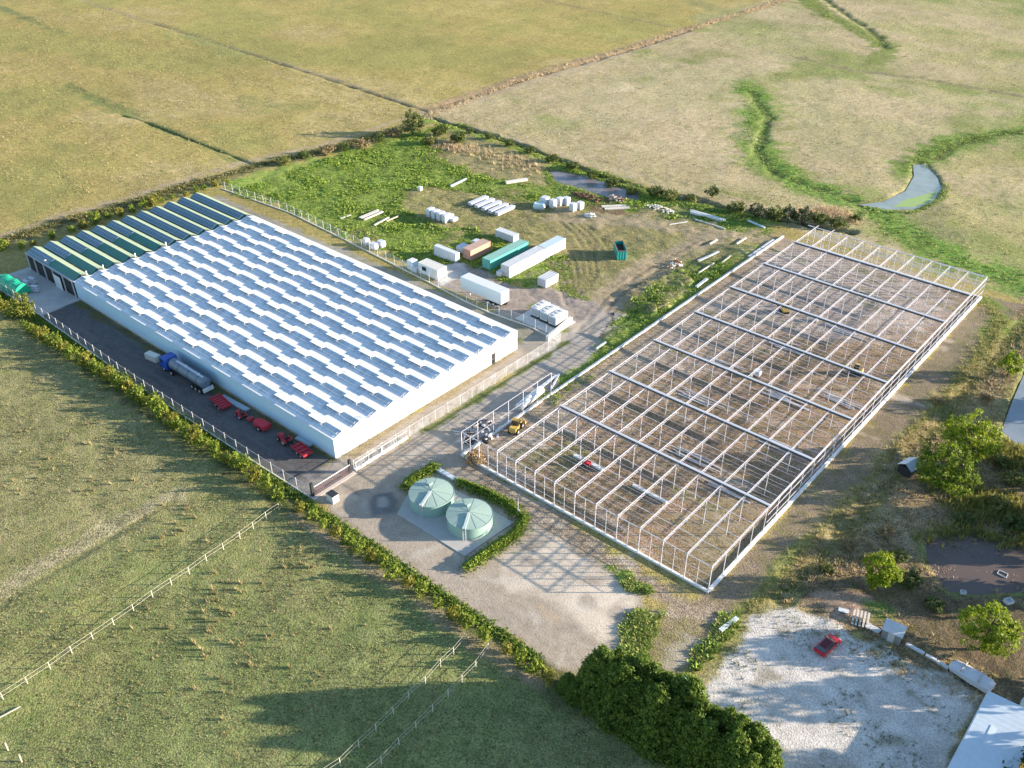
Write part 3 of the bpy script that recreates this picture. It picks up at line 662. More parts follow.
def gable(x0, x1):
    p = [(GY0, 0), (GY1, 0)]
    for k in range(NSP, 0, -1): p += [(GY0 + k * SPAN, ZE), (GY0 + (k - .5) * SPAN, ZR - .02)]
    p.append((GY0, ZE)); return MB().prism(p, 'x', x0, x1)
bw(gable(GX1, GX1 + .12), 'end_wall', ENDG, gh)
yd = G2(491, 362)[1]
dr = bw(MB().box(GX1 + .12, yd - .45, .05, GX1 + .2, yd + .45, 2.15), 'door', DARK, gh)
bw(MB().box(GX1 + .2, yd - .33, 1.0, GX1 + .26, yd - .27, 1.15), 'handle', STEEL, dr)
for k in (2, 4, 5, 7, 9):
    y = GY0 + k * SPAN + .2; m = MB()
    m.cyl((GX1 + .26, y, 2.1), (GX1 + .26, y, ZE + 1.0), .06, n=6).box(GX1 + .16, y - .5, ZE - .35, GX1 + .3, y + .5, ZE - .25)
    bw(m, 'vent_motor_mast', STEEL, gh)
vx = [-104.7 - 9.05 * k for k in range(9)]
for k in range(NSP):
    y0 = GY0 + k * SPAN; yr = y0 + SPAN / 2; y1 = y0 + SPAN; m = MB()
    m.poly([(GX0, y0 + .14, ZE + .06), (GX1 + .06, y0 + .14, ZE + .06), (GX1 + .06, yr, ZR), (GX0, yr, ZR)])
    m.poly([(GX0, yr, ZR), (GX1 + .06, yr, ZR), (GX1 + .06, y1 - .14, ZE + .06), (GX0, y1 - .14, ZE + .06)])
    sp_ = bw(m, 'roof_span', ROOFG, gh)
    bw(MB().beam((GX0, yr, ZR + .03), (GX1 + .12, yr, ZR + .03), .14, .10), 'ridge_cap', WHITE, sp_)
    bw(MB().box(GX0, y0 - .2, ZE - .02, GX1 + .1, y0 + .13, ZE + .07), 'gutter', WHITE, sp_)
    m = MB(); x = GX1 - .4
    while x > GX0:
        m.beam((x, y0 + .2, ZE + .09), (x, yr, ZR + .02), .055, .05).beam((x, yr, ZR + .02), (x, y1 - .2, ZE + .09), .055, .05); x -= 1.5
    ym, zm = (y0 + yr) / 2, (ZE + ZR) / 2 + .05; m.beam((GX0, ym, zm), (GX1, ym, zm), .05, .05)
    bw(m, 'glazing_bars', mat('bar_white', (.62, .64, .66), .5), sp_)
    for x in vx:
        j = random.uniform(-.08, .08); a = R(random.uniform(9, 14)); wv = .88
        yt, zt = yr - wv * math.cos(a), ZR + .09 + wv * math.sin(a)
        m = MB().hexa([(x + j, yt, zt - .04), (x + j + 3.5, yt, zt - .04), (x + j + 3.5, yr, ZR + .07), (x + j, yr, ZR + .07), (x + j, yt, zt), (x + j + 3.5, yt, zt), (x + j + 3.5, yr, ZR + .11), (x + j, yr, ZR + .11)])
        for q in (.3, 1.75, 3.2): m.beam((x + j + q, yt + .05, zt - .05), (x + j + q, yr - .9, ZR - .27), .05)
        bw(m, 'vent', VENTG, sp_)
bw(MB().box(GX0, GY1 - .13, ZE - .02, GX1 + .1, GY1 + .13, ZE + .05), 'gutter', WHITE, gh)
ZR_ = 4.80
# ================================================================== packing shed with solar roof
SX0, SX1 = -200.6, -179.95
shed = thing('packing_shed', 'dark packing shed with blue solar panels and green saw-tooth roof', 'shed', (-190, 91, 0))
GRNR = ribbed('roof_green', (.015, .16, .12), 0, .25, .45, .25, .2)
CREAM = ribbed('skylight_cream', (.33, .39, .26), 0, .25, .5, .2, .2)
SOL = solar('solar_cells'); BLK = ribbed('dark_cladding', (.035, .04, .045), 0, .5, .6, .4, .3)
bw(MB().box(SX0, GY0, 0, SX1, GY0 + .15, ZE - .1), 'wall', BLK, shed)
bw(MB().box(SX0, GY1 - .15, 0, SX1, GY1, ZE - .1), 'wall', BLK, shed)
p = [(GY0 + .16, 0), (GY1 - .16, 0)]
for k in range(NSP, 0, -1): p += [(GY0 + k * SPAN - (.16 if k == NSP else 0), ZE - .1), (GY0 + (k - .5) * SPAN, ZR_ - .1)]
p.append((GY0 + .16, ZE - .1)); bw(MB().prism(p, 'x', SX0, SX0 + .15), 'wall', BLK, shed)
bw(MB().box(SX0 - .25, GY0 - .35, ZE - .12, SX1 + .05, GY0 + .1, ZE + .03), 'fascia', mat('fascia_steel', (.30, .33, .36), .4), shed)
for k in range(NSP):
    y0 = GY0 + k * SPAN; yr = y0 + SPAN / 2; y1 = y0 + SPAN
    A, B, Cc, D = (SX0 - .2, y0 + .1, ZE + .05), (SX1, y0 + .1, ZE + .05), (SX1, yr, ZR_), (SX0 - .2, yr, ZR_)
    s_ = bw(MB().poly([A, B, Cc, D]), 'roof_span', GRNR, shed)
    bw(MB().poly([D, Cc, (SX1, y1 - .1, ZE + .05), (SX0 - .2, y1 - .1, ZE + .05)]), 'skylight', CREAM, s_)
    xs = SX0 + .2; xe = SX0 + 9.6 if k < 6 else SX1 - .5
    up = .09
    m = MB().hexa([(xs, y0 + .22, ZE + .12), (xe, y0 + .22, ZE + .12), (xe, yr - .12, ZR_ - .05), (xs, yr - .12, ZR_ - .05), (xs, y0 + .22, ZE + .12 + up), (xe, y0 + .22, ZE + .12 + up), (xe, yr - .12, ZR_ - .05 + up), (xs, yr - .12, ZR_ - .05 + up)])
    bw(m, 'solar_panel', SOL, s_)
    if k in (0, 1, 3, 5): bw(MB().cyl((SX1 - .2, y1 - .6, ZE + .2), (SX1 - .2, y1 - .6, ZR_ + .15), .13, n=8).cyl((SX1 - .2, y1 - .6, ZR_ + .15), (SX1 - .2, y1 - .6, ZR_ + .3), .2, .05, 8), 'vent_pipe', WHITE, s_)
bw(MB().cyl((-192.8, GY0 + .5, ZE + .1), (-192.8, GY0 + .5, ZE + .6), .25, n=8), 'vent_pipe', WHITE, shed)
for x0, x1 in ((-199.6, -197.4), (-196.6, -193.2), (-192.4, -189.2), (-184.2, -181.2)):
    bw(MB().box(x0, GY0 - .07, 0, x1, GY0 - .003, 3.0), 'roller_door', mat('door_dark', (.015, .016, .018), .6), shed)
for x in (-200.4, -197, -192.8, -188.8, -184.5, -180.4): bw(MB().box(x - .12, GY0 - .3, 0, x + .12, GY0 - .08, ZE - .13), 'column', STEEL2, shed)
dd = bw(MB().hexa([(-188.4, GY0 - .5, 0), (-185.4, GY0 - .5, 0), (-185.4, GY0 - .38, 0), (-188.4, GY0 - .38, 0), (-188.4, GY0 - .5, 3.1), (-185.4, GY0 - .5, 3.1), (-185.4, GY0 - .38, 3.1), (-188.4, GY0 - .38, 3.1)]), 'sliding_door', WHITE, shed)
dd['label'] = 'pale blue-white sliding door'
# ================================================================== steel frame of the new glasshouse
FX0, FX1, FY0, FY1, ZT = -82.7, -37.3, 83.3, 193.0, 4.75
fr = thing('steel_skeleton', 'bare galvanised steel frame of unfinished glasshouse on white kerb', 'building frame', (-60, 138, 0))
KERB = mat('white_kerb', (.78, .76, .72), .8, 0, .3, (.6, .56, .5))
bw(MB().box(FX0 - .15, FY0 - .18, 0, FX1 + .15, FY0 + .18, .38), 'kerb', KERB, fr)
bw(MB().box(FX1 - .22, FY0 + .185, 0, FX1 + .22, FY1, .38), 'kerb', KERB, fr)
bw(MB().box(FX0 - .2, FY0 + .185, 0, FX0 + .2, FY1 + .5, .38), 'kerb', KERB, fr)
bw(MB().box(-75.1, FY1 - .15, 0, FX1 - .23, FY1 + .15, .25), 'kerb', CONC, fr)
GXs = [-75.1 + 3.78 * k for k in range(11)]
FRONT = [FX0 + (FX1 - FX0) / 24 * k for k in range(25)]
posts = []                                                     # (x, y, height, thickness)
for k, x in enumerate(FRONT): posts.append((x, FY0, ZT if k % 2 == 0 else ZT - .1, .11 if k % 2 == 0 else .07))
ys = [FY0 + 3.79 * k for k in range(1, 30)]
for y in ys[:-1]: posts.append((FX1, y, ZT - .05, .09))
for k in range(1, 7): posts.append((FX0, FY0 + 3.79 * k, ZT - .05, .08))
for x in np.linspace(-75.1, FX1, 21): posts.append((float(x), FY1, ZT, .09))
for k in (3, 4, 6, 8, 10, 12, 14, 16, 18, 20, 22, 24, 26, 28):
    for x in GXs[:-1]: posts.append((x, FY0 + 3.79 * k, ZT - .3, .10))
posts.sort(key=lambda q: (q[0] ** 2 + q[1] ** 2))
for x, y, h, w in posts[:100]: bw(MB().box(x - w / 2, y - w / 2, .1, x + w / 2, y + w / 2, h), 'post', STEEL, fr)
m = MB()
for x, y, h, w in posts[100:]: m.box(x - w / 2, y - w / 2, .1, x + w / 2, y + w / 2, h)
o = bw(m, 'post', STEEL, fr); o['kind'] = 'stuff'
for x in GXs:                                                  # trellis girders: two chords and a web
    m = MB().beam((x, FY0, ZT + .1), (x, FY1 + (1.4 if x < -70 else 0), ZT + .1), .10, .09)
    m.beam((x, FY0, ZT - .38), (x, FY1, ZT - .38), .05, .05); y = FY0; s_ = 1
    while y < FY1 - .7:
        m.beam((x, y, ZT - .38 if s_ > 0 else ZT + .05), (x, y + .62, ZT + .05 if s_ > 0 else ZT - .38), .035); y += .62; s_ = -s_
    bw(m, 'girder', STEEL, fr)
for y in (99.1, 112.9, 126.8, 140.9, 154.4, 168.4, 182.6):     # deep gutters across the girders
    m = MB().box(-75.3, y - .21, ZT + .18, FX1 + .1, y + .21, ZT + .30)
    gu = bw(m, 'gutter', STEEL2, fr)
    bw(MB().box(-75.1, y - .14, ZT - .2, FX1, y - .02, ZT + .177), 'under_gutter_strip', mat('dark_strip', (.07, .085, .10), .8), gu)  # dark strip along the underside of each gutter
for k, y in enumerate([FY0] + ys):
    t_ = .10 if k == 0 else .07
    bw(MB().beam((-75.1 if k else FX0, y, ZT - .02), (FX1, y, ZT - .02 - (.25 if k else 0)), t_), 'purlin', STEEL, fr)
for z in (1.55, 3.1): bw(MB().beam((FX0, FY0 - .02, z), (FX1, FY0 - .02, z), .045), 'wall_rail', STEEL, fr)
for z in (1.7, 3.2, ZT - .1): bw(MB().beam((FX1 + .02, 99.1, z), (FX1 + .02, FY1, z), .08), 'wall_rail', STEEL, fr)
for z in (2.6, 3.4, ZT + .05): bw(MB().beam((-77 if z > 3 else -75.1, FY1, z), (FX1, FY1, z), .11 if z < 4 else .16), 'wall_rail', STEEL, fr)
for k in range(29):
    y = FY0 + 3.79 * (k + .5); bw(MB().beam((-75.1, y, ZT - .3), (FX1, y, ZT - .3), .035).beam((-75.1, y + .6, ZT - .1), (FX1, y + .6, ZT - .1), .03), 'tension_wire', STEEL, fr)
ye = FY0 + 3.79 * 7
for z in (2.4, ZT - .05): bw(MB().beam((FX0, FY0, z), (FX0, FY0 + 3.79 * (4 if z < 3 else 6), z), .055), 'wall_rail', STEEL, fr)
bw(MB().beam((FX0, FY0, ZT - .05), (FX0 - 1.6, FY0 - .3, ZT - .4), .09), 'wall_rail', STEEL, fr)
# thin stacks of parts lying on the floor of the frame
def on_floor(name, label, cat, mbp, m): o = mbp.build(name, m); tag(o, label, cat); return o
on_floor('steel_beam', 'long steel beam on the frame floor beside the small red machine', 'beam', MB().box(-68.9, 94.6, .1, -63.2, 95.05, .5).box(-68.9, 95.1, .1, -63.6, 95.4, .35), WHITE)
on_floor('steel_beam', 'steel beam lying alone on the frame floor nearer the front corner', 'beam', MB().box(-57.5, 94.7, .1, -51.4, 95.15, .5), WHITE)
RAILM = mat('bundle_steel', (.62, .60, .62), .5, 0, .5, (.4, .38, .36), 2)
for i, (x, y, n) in enumerate(((-58, 106, 5), (-48, 118, 6), (-66, 121, 5), (-55, 131, 6), (-62, 147, 6), (-47, 137, 5), (-56, 160, 7), (-68, 134, 4), (-50, 103, 5))):
    m = MB()
    for k in range(n):
        yy = y + k * random.uniform(.35, .6); x0 = x + random.uniform(-1.5, 1.5); m.beam((x0, yy, .12 + .1 * (k % 2)), (x0 + random.uniform(5, 8), yy + random.uniform(-.5, .5), .12 + .1 * (k % 2)), .12)
    o = m.build('steel_bundle', RAILM); tag(o, ['spread steel bars on the floor behind the first deep gutter', 'spread steel bars near the right wall between first and second gutters', 'spread steel bars under the left part of the second gutter', 'spread steel bars in the middle of the frame before third gutter', 'spread steel bars below the small excavator at frame centre', 'spread steel bars near the right wall by third gutter', 'spread steel bars between the two yellow excavators', 'short steel bars at the left edge past the third gutter', 'spread steel bars by the right wall just past first gutter'][i], 'steel bars', 'bars lying inside the frame')
def wrapped(name, label, cat, x, y, lx, ly, lz, rz=0, m=None, group=None, nb=0, bulge=.06, z=None):
    """soft wrapped pack: sides bulge a little, top corners rounded, on a pallet"""
    t = thing(name, label, cat, (x, y, hz(x, y) if z is None else z), rz, group); n = 3; mb = MB()
    prof = [(.96, .14), (1 + bulge, lz * .45), (1.0, lz * .85), (.86, lz)]
    ring = []
    for f, zz in prof:
        c = .22 if lx > .8 else .1; a, b = lx / 2 * f, ly / 2 * f; k = min(a, b) * .25
        ring.append([(a - k, -b, zz), (a, -b + k, zz), (a, b - k, zz), (a - k, b, zz), (-a + k, b, zz), (-a, b - k, zz), (-a, -b + k, zz), (-a + k, -b, zz)])
    for r0, r1 in zip(ring, ring[1:]):
        for i in range(8): mb.poly([r0[i], r0[(i + 1) % 8], r1[(i + 1) % 8], r1[i]])
    mb.poly(ring[-1]); mb.build('pack', m or WRAP, t)
    p = MB()
    for s_ in (-.42, 0, .42): p.cbox(0, s_ * ly, 0, lx * .95, .1, .1)
    p.cbox(0, 0, .1, lx * .96, ly * .96, .035); p.build('pallet', WOOD, t); return t
wrapped('white_bag', 'round white bag standing near the middle of the frame', 'bag', *G2(757, 375), 1.3, 1.3, 1.1)
wrapped('white_bag', 'small white bag beside the far yellow excavator in the frame', 'bag', *G2(815, 321), 1.0, 1.0, .9)

# ------------------------------------------------------------------ machines
def excavator(label, x, y, rz, sc=1.0):
    t = thing('excavator', label, 'excavator', (x, y, 0), rz); t.scale = (sc,) * 3
    for s_ in (-.75, .75):
        p = [(-1.3, .15), (-1.1, 0), (1.1, 0), (1.3, .15), (1.3, .5), (1.1, .62), (-1.1, .62), (-1.3, .5)]
        MB().prism(p, 'y', s_ - .2, s_ + .2).build('track', RUB, t)
    MB().prism([(-1.35, .7), (.9, .7), (.9, 1.15), (.3, 1.35), (-1.2, 1.45), (-1.4, 1.2)], 'y', -.85, .85).build('body', YEL, t)
    MB().prism([(-.35, 1.35), (.75, 1.2), (.85, 1.8), (.5, 2.4), (-.35, 2.45)], 'y', -.8, .1).build('cab', GLASSD, t)
    MB().cbox(.1, -.35, 2.451, 1.0, .95, .07).build('cab_roof', YEL, t)
    MB().beam((.7, .45, 1.1), (2.1, .45, 2.5), .28, .34).beam((2.05, .45, 2.5), (3.2, .45, 2.0), .26, .3).build('boom', YEL, t)
    MB().beam((3.15, .45, 2.1), (3.0, .45, .75), .2, .24).build('arm', YEL, t)
    MB().prism([(2.7, .2), (3.3, .15), (3.35, .8), (2.9, .85)], 'y', .1, .8).build('bucket', DARK, t); return t
excavator('yellow excavator working inside the far part of the steel frame', *G2(784, 312), 2.4, .8)
excavator('orange-yellow excavator inside the frame near its right wall', *G2(856, 374), 3.4, .8)
def wheel(t, x, y, r, w, z=None, axis='y', rim=True):
    z = r if z is None else z
    wv = MB().cyl((x, y - w / 2, z), (x, y + w / 2, z), r, n=14).build('wheel', RUB, t)
    if rim: MB().cyl((x, y - w / 2 - .01, z), (x, y + w / 2 + .01, z), r * .5, n=10).build('rim', STEEL, wv)
def mini_cart(name, label, x, y, rz, L=1.6, m=RED):
    t = thing(name, label, 'machine', (x, y, 0), rz)
    MB().prism([(-L / 2, .35), (L / 2, .35), (L / 2, .7), (.1, .85), (-L / 2, .8)], 'y', -.45, .45).build('body', m, t)
    MB().cbox(-.35, 0, .82, .45, .5, .15).cbox(-.55, 0, .9, .1, .5, .4).build('seat', DARK, t)
    MB().beam((.15, 0, .8), (.0, 0, 1.15), .06).cyl((-.03, 0, 1.15), (.02, 0, 1.17), .2, n=10).build('steering_wheel', DARK, t)
    for a in (-.55, .5):
        for s_ in (-.45, .45): wheel(t, a, s_, .3, .2)
    return t
mini_cart('ride_on_machine', 'small red ride-on machine beside the steel beam inside the frame', *G2(586, 465), .2)
def loader(label, x, y, rz):
    t = thing('wheel_loader', label, 'loader', (x, y, 0), rz); t.scale = (.82, .82, .82)
    MB().prism([(-2.0, .7), (.2, .7), (.2, 1.5), (-1.9, 1.7), (-2.1, 1.3)], 'y', -.75, .75).prism([(.22, .6), (1.5, .6), (1.4, 1.2), (.22, 1.3)], 'y', -.5, .5).build('body', YEL, t)
    c = MB().prism([(-.6, 1.55), (.55, 1.4), (.6, 2.1), (.3, 2.7), (-.55, 2.7)], 'y', -.65, .65).build('cab', GLASSD, t)
    MB().cbox(-.12, 0, 2.701, 1.1, 1.45, .09).build('cab_roof', YEL, c)
    for s_ in (-.4, .4): MB().beam((1.0, s_, 1.1), (2.5, s_, .7), .14, .22).build('lift_arm', YEL, t)
    MB().prism([(2.3, .15), (3.1, .1), (3.0, .25), (2.55, .9), (2.35, .9)], 'y', -1.1, 1.1).build('bucket', YEL, t)
    for a in (-1.3, 1.1):
        for s_ in (-.85, .85): wheel(t, a, s_, .62, .42)
    return t
loader('yellow wheel loader parked inside the open left bay of the frame', *G2(516, 430), 1.9)
# ================================================================== vehicles by the glasshouse
def tanker(x, y, rz):
    t = thing('tanker_truck', 'blue tractor unit with long grey tank trailer beside the glasshouse', 'tanker truck', (x, y, 0), rz)
    c = MB().prism([(5.2, .7), (7.6, .7), (7.65, 1.8), (7.35, 2.75), (5.5, 2.85), (5.2, 2.0)], 'y', -1.22, 1.22).build('cab', BLUE, t)
    MB().box(7.4, -1.05, 1.85, 7.64, 1.05, 2.5).build('windscreen', GLASSD, c)
    for s_ in (-1.25, 1.21): MB().box(6.3, s_, 1.8, 7.15, s_ + .04, 2.45).build('side_window', GLASSD, c)
    MB().box(3.0, -.5, .65, 7.5, .5, .95).build('chassis', DARK, t)
    MB().box(7.66, -1.2, .45, 7.8, 1.2, .95).build('bumper', DARK, t)
    m = MB().cyl((-5.4, 0, 1.95), (4.7, 0, 1.95), 1.05, n=24).cyl((-5.7, 0, 1.95), (-5.4, 0, 1.95), .65, 1.05, 24).cyl((4.7, 0, 1.95), (4.9, 0, 1.95), 1.05, .7, 24)
    tk = m.build('tank', TANKB, t)
    for xx in (-4.0, -1.2, 1.8): MB().cyl((xx, 0, 1.95), (xx + .12, 0, 1.95), 1.07, n=24).build('band', DARK, tk)
    for xx in (-3.5, .5): MB().cyl((xx, 0, 2.95), (xx, 0, 3.1), .3, n=12).build('hatch', STEEL, tk)
    MB().box(-5.0, -.2, 2.97, 3.4, .2, 3.02).build('walkway', STEEL2, tk)
    MB().box(-5.6, -.45, .7, 4.5, .45, .9).build('chassis', DARK, t)
    MB().box(-6.1, -1.0, .6, -5.75, 1.0, 1.3).build('rear_frame', WHITE, t)
    for xx in (-4.8, -3.6, -2.4, 4.2, 6.6):
        for s_ in (-1.0, 1.0): wheel(t, xx, s_, .5, .35)
    return t
ax, ay = G2(188, 381); tanker(ax + .4, 66.9, math.pi)
ax, ay = G2(153, 361)
t = thing('ibc_container', 'pale cage-framed liquid container in front of the blue cab', 'container', (ax - .3, ay + .3, 0), .15)
MB().cbox(0, 0, .16, 3.0, 1.15, 1.1).build('tank', mat('ibc_plastic', (.70, .70, .60), .4), t)
m = MB()
for k in range(7): m.cbox(-1.5 + k * .5, -.6, .16, .04, .04, 1.15).cbox(-1.5 + k * .5, .6, .16, .04, .04, 1.15)
for z in (.45, .85, 1.3): m.cbox(0, -.62, z, 3.05, .04, .04).cbox(0, .62, z, 3.05, .04, .04)
m.build('cage', STEEL, t); MB().cbox(0, 0, 0, 3.05, 1.2, .15).build('pallet', WOOD, t)
def flatbed(label, x, y, rz, L, W_, boards):
    t = thing('red_trailer', label, 'trailer', (x, y, 0), rz, 'red machines along the glasshouse wall')
    m = MB().cbox(0, 0, .62, L, W_, .12)
    for k in range(boards): m.cbox(-L / 2 + (k + .5) * L / boards, 0, .741, L / boards * .55, W_ * .96, .12)
    m.build('bed', RED, t)
    MB().cbox(L / 2 + .6, 0, .5, 1.2, .12, .1).build('drawbar', DARK, t)
    b = MB()
    for s_ in (-W_ / 2, W_ / 2): b.cbox(0, s_, .74, L, .07, .3)
    b.cbox(-L / 2, 0, .745, .07, W_ - .16, .3).build('side_board', RED, t)
    for xx in (-L * .25, L * .05):
        for s_ in (-W_ / 2, W_ / 2): wheel(t, xx, s_ * .88, .33, .22)
    return t
flatbed('red slatted flatbed trailer right behind the grey tank', *G2(221, 405), math.pi - .12, 4.6, 1.9, 6)
def tractor(label, x, y, rz, sc=1.0):
    t = thing('red_tractor', label, 'tractor', (x, y, 0), rz, 'red machines along the glasshouse wall'); t.scale = (sc,) * 3
    MB().prism([(-.6, .5), (1.5, .5), (1.55, 1.1), (.3, 1.25), (-.6, 1.0)], 'y', -.4, .4).build('bonnet', RED, t)
    for s_ in (-.62, .62): MB().prism([(-1.3, .75), (-1.1, 1.25), (-.6, 1.35), (-.2, 1.1), (-.2, .98), (-1.2, .7)], 'y', s_ - .2, s_ + .2).build('mudguard', RED, t)
    MB().cbox(-.7, 0, 1.0, .5, .5, .14).cbox(-.95, 0, 1.1, .1, .5, .45).build('seat', DARK, t)
    MB().beam((-.1, 0, 1.2), (-.3, 0, 1.6), .06).cyl((-.3, 0, 1.58), (-.33, 0, 1.62), .22, n=10).build('steering_wheel', DARK, t)
    MB().beam((-1.15, -.5, 1.0), (-1.15, -.5, 2.1), .07).beam((-1.15, .5, 1.0), (-1.15, .5, 2.1), .07).beam((-1.15, -.5, 2.1), (-1.15, .5, 2.1), .07).build('roll_bar', DARK, t)
    for s_ in (-.62, .62): wheel(t, -.7, s_, .6, .32); wheel(t, 1.1, s_ * .9, .36, .22)
    return t
tractor('compact red tractor alone between the slatted trailer and the spreader', *G2(241, 417), math.pi - .1, .8)
ax, ay = G2(262, 428)
t = thing('red_spreader', 'red round-ended spreader with tow hitch by the glasshouse wall', 'spreader', (ax, ay, 0), math.pi + .05, 'red machines along the glasshouse wall')
m = MB(); q = [(-1.5, -.9), (1.0, -.9), (1.5, -.5), (1.65, 0), (1.5, .5), (1.0, .9), (-1.5, .9), (-1.75, 0)]
m.prism(q, 'z', .55, 1.1); m.build('hopper', RED, t)
MB().prism([(a * .9, b * .88) for a, b in q], 'z', 1.103, 1.2).build('cover', mat('red_cover', (.6, .03, .05), .55, 0, .2), t)
MB().beam((1.6, 0, .6), (3.0, 0, .5), .12).build('drawbar', DARK, t)
MB().prism([(2.3, .5), (3.3, .5), (3.4, .8), (2.5, 1.0)], 'y', -.45, .45).build('gearbox', RED, t)
for s_ in (-.85, .85): wheel(t, -.3, s_, .45, .3)
tractor('red tractor coupled in front of the boxy red trailer', *G2(285, 442), math.pi - .1, 1.0)
flatbed('boxy red trailer behind the tractor nearest the glasshouse corner', *G2(302, 453), math.pi - .1, 3.9, 1.7, 4)
for i, (a, b, lab) in enumerate((((222, 397), (248, 411), 'long blue-grey panel leaning on the ground past the tank trailer'), ((297, 438), (312, 446), 'short blue-grey panel on the ground behind the last red trailer'))):
    p, q = G2(*a), G2(*b); d = math.atan2(q[1] - p[1], q[0] - p[0]); L = math.dist(p, q)
    o = MB().cbox((p[0] + q[0]) / 2, (p[1] + q[1]) / 2, .05, L, 1.0, .25, d).cbox((p[0] + q[0]) / 2, (p[1] + q[1]) / 2, .305, L * .98, .9, .04, d).build('wall_panel', mat('panel_bluegrey', (.40, .47, .52), .5), None); tag(o, lab, 'panel')
# green covered load and steel trolleys on the concrete apron
ax, ay = G2(12, 296)
t = thing('covered_load', 'bright green tarpaulin draped over a tall load on the apron', 'covered load', (ax - 2.3, ay + 1.6, 0), .05)
m = MB(); rows = []
for k in range(9):
    x = -4 + k; rw = []
    for j in range(9):
        a = math.pi * j / 8; z = 2.7 * math.sin(a) ** .55 * (.94 + .06 * math.sin(k * 1.9 + j)) if 0 < j < 8 else .25; rw.append((x, -1.6 * math.cos(a) * (1.05 if j in (0, 8) else 1), z))
    rows.append(rw)
for r0, r1 in zip(rows, rows[1:]):
    for j in range(8): m.poly([r0[j], r1[j], r1[j + 1], r0[j + 1]])
m.poly(rows[0]); m.poly(rows[-1]); m.build('tarpaulin', TARPG, t)
MB().cbox(0, 0, .0, 7.6, 2.8, .3).build('skid', DARK, t)
for i, (a, b) in enumerate(((27, 284), (33, 281), (36, 289))):
    ax, ay = G2(a, b + 3); t = thing('steel_trolley', ['tall steel trolley closest to the green tarpaulin', 'steel trolley farthest back on the apron near the shed', 'steel trolley nearest the boundary fence on the apron'][i], 'trolley', (ax, ay, 0), .2 * i, 'steel trolleys on the apron')
    m = MB()
    for sx in (-.8, .8):
        for sy in (-.35, .35): m.cbox(sx, sy, .15, .05, .05, 1.5)
    m.build('upright', STEEL, t)
    for z in (.25, .85, 1.45): MB().cbox(0, 0, z, 1.65, .75, .05).build('shelf', STEEL, t)
    for sx in (-.7, .7):
        for sy in (-.3, .3): wheel(t, sx, sy, .09, .05, rim=False)
# ================================================================== water tanks
def water_tank(label, cx, cy, a):
    t = thing('water_tank', label, 'water tank', (cx, cy, .1), 0, 'pale green water tanks'); r = 3.3
    m = MB(); prof = []
    for k in range(13):
        z = k * .172; prof += [(r + (.02 if k % 2 else 0), z)]
    m.lathe(prof, 0, 0, 48).build('wall', TANKG, t, True)
    n = 48; rm = MB(); c = (0, 0, 2.48)
    ring = [((r + .08) * math.cos(2 * math.pi * k / n), (r + .08) * math.sin(2 * math.pi * k / n), 2.08) for k in range(n)]
    for k in range(n): rm.poly([c, ring[k], ring[(k + 1) % n]])
    rm.build('roof', TANKR, t)
    rb = MB()
    for k in range(0, n, 4): rb.beam((0, 0, 2.5), (ring[k][0], ring[k][1], 2.10), .035, .02)
    rb.build('roof_rib', TANKR, t)
    MB().lathe([(r + .1, 2.0), (r + .13, 2.0), (r + .13, 2.12), (r + .1, 2.12)], 0, 0, 48).build('rim', TANKG, t)
    ca, sa = math.cos(a), math.sin(a)
    MB().beam((.3 * ca, .3 * sa, 2.56), (3.45 * ca, 3.45 * sa, 2.22), .42, .1).build('roof_walkway', mat('tank_trim', (.52, .60, .58), .5), t)
    ld = MB()
    for s_ in (-.2, .2): ld.beam((3.46 * ca - s_ * sa, 3.46 * sa + s_ * ca, .0), (3.46 * ca - s_ * sa, 3.46 * sa + s_ * ca, 2.6), .05)
    for k in range(9): ld.beam((3.46 * ca + .2 * sa, 3.46 * sa - .2 * ca, .3 + .27 * k), (3.46 * ca - .2 * sa, 3.46 * sa + .2 * ca, .3 + .27 * k), .035)
    ld.build('ladder', STEEL, t); MB().cbox(-1.4, 1.0, 2.3, .7, .7, .28).build('hatch', TANKR, t); return t
water_tank('pale green round water tank nearer the entrance gate', -78.1, 71.9, -1.25)
water_tank('pale green round water tank nearer the steel frame', -70.55, 72.15, -1.05)
PAD = [(-80.3, 66.7), (-66.7, 66.9), (-66.0, 76.6), (-82.4, 76.4), (-83.6, 73.6)]
o = MB().prism(PAD, 'z', -.05, .12).build('concrete_pad', CONC2); tag(o, 'grey concrete pad under both green water tanks', 'concrete pad')
a, b = G2(433, 467), G2(471, 489)
o = MB().beam((*a, .15), (*b, .15), .9, .12).beam((a[0] + .2, a[1] - .5, .28), (b[0] + .2, b[1] - .5, .28), .12, .4).build('steel_channel', mat('pale_channel', (.60, .66, .70), .35, .2, .2)); tag(o, 'long pale steel channel lying beside the tank hedge', 'steel channel')
ax, ay = G2(518, 515); t = thing('white_pole', 'slim white pole with small box beside the tank hedge', 'pole', (ax, ay, 0))
MB().cyl((0, 0, 0), (0, 0, 3.2), .06, n=8).build('shaft', WHITE, t); MB().cbox(.1, 0, .5, .35, .3, .55).build('box', WHITE, t)
ax, ay = G2(333, 500); t = thing('control_cabinet', 'white control cabinet with dark lid beside the entrance gate', 'cabinet', (ax, ay, 0))
MB().cbox(0, 0, .1, 1.5, 1.1, 1.15).build('body', WHITE, t); MB().cbox(0, 0, 1.252, 1.6, 1.2, .08).build('lid', DARK, t); MB().cbox(0, 0, 0, 1.7, 1.3, .1).build('plinth', CONC, t)
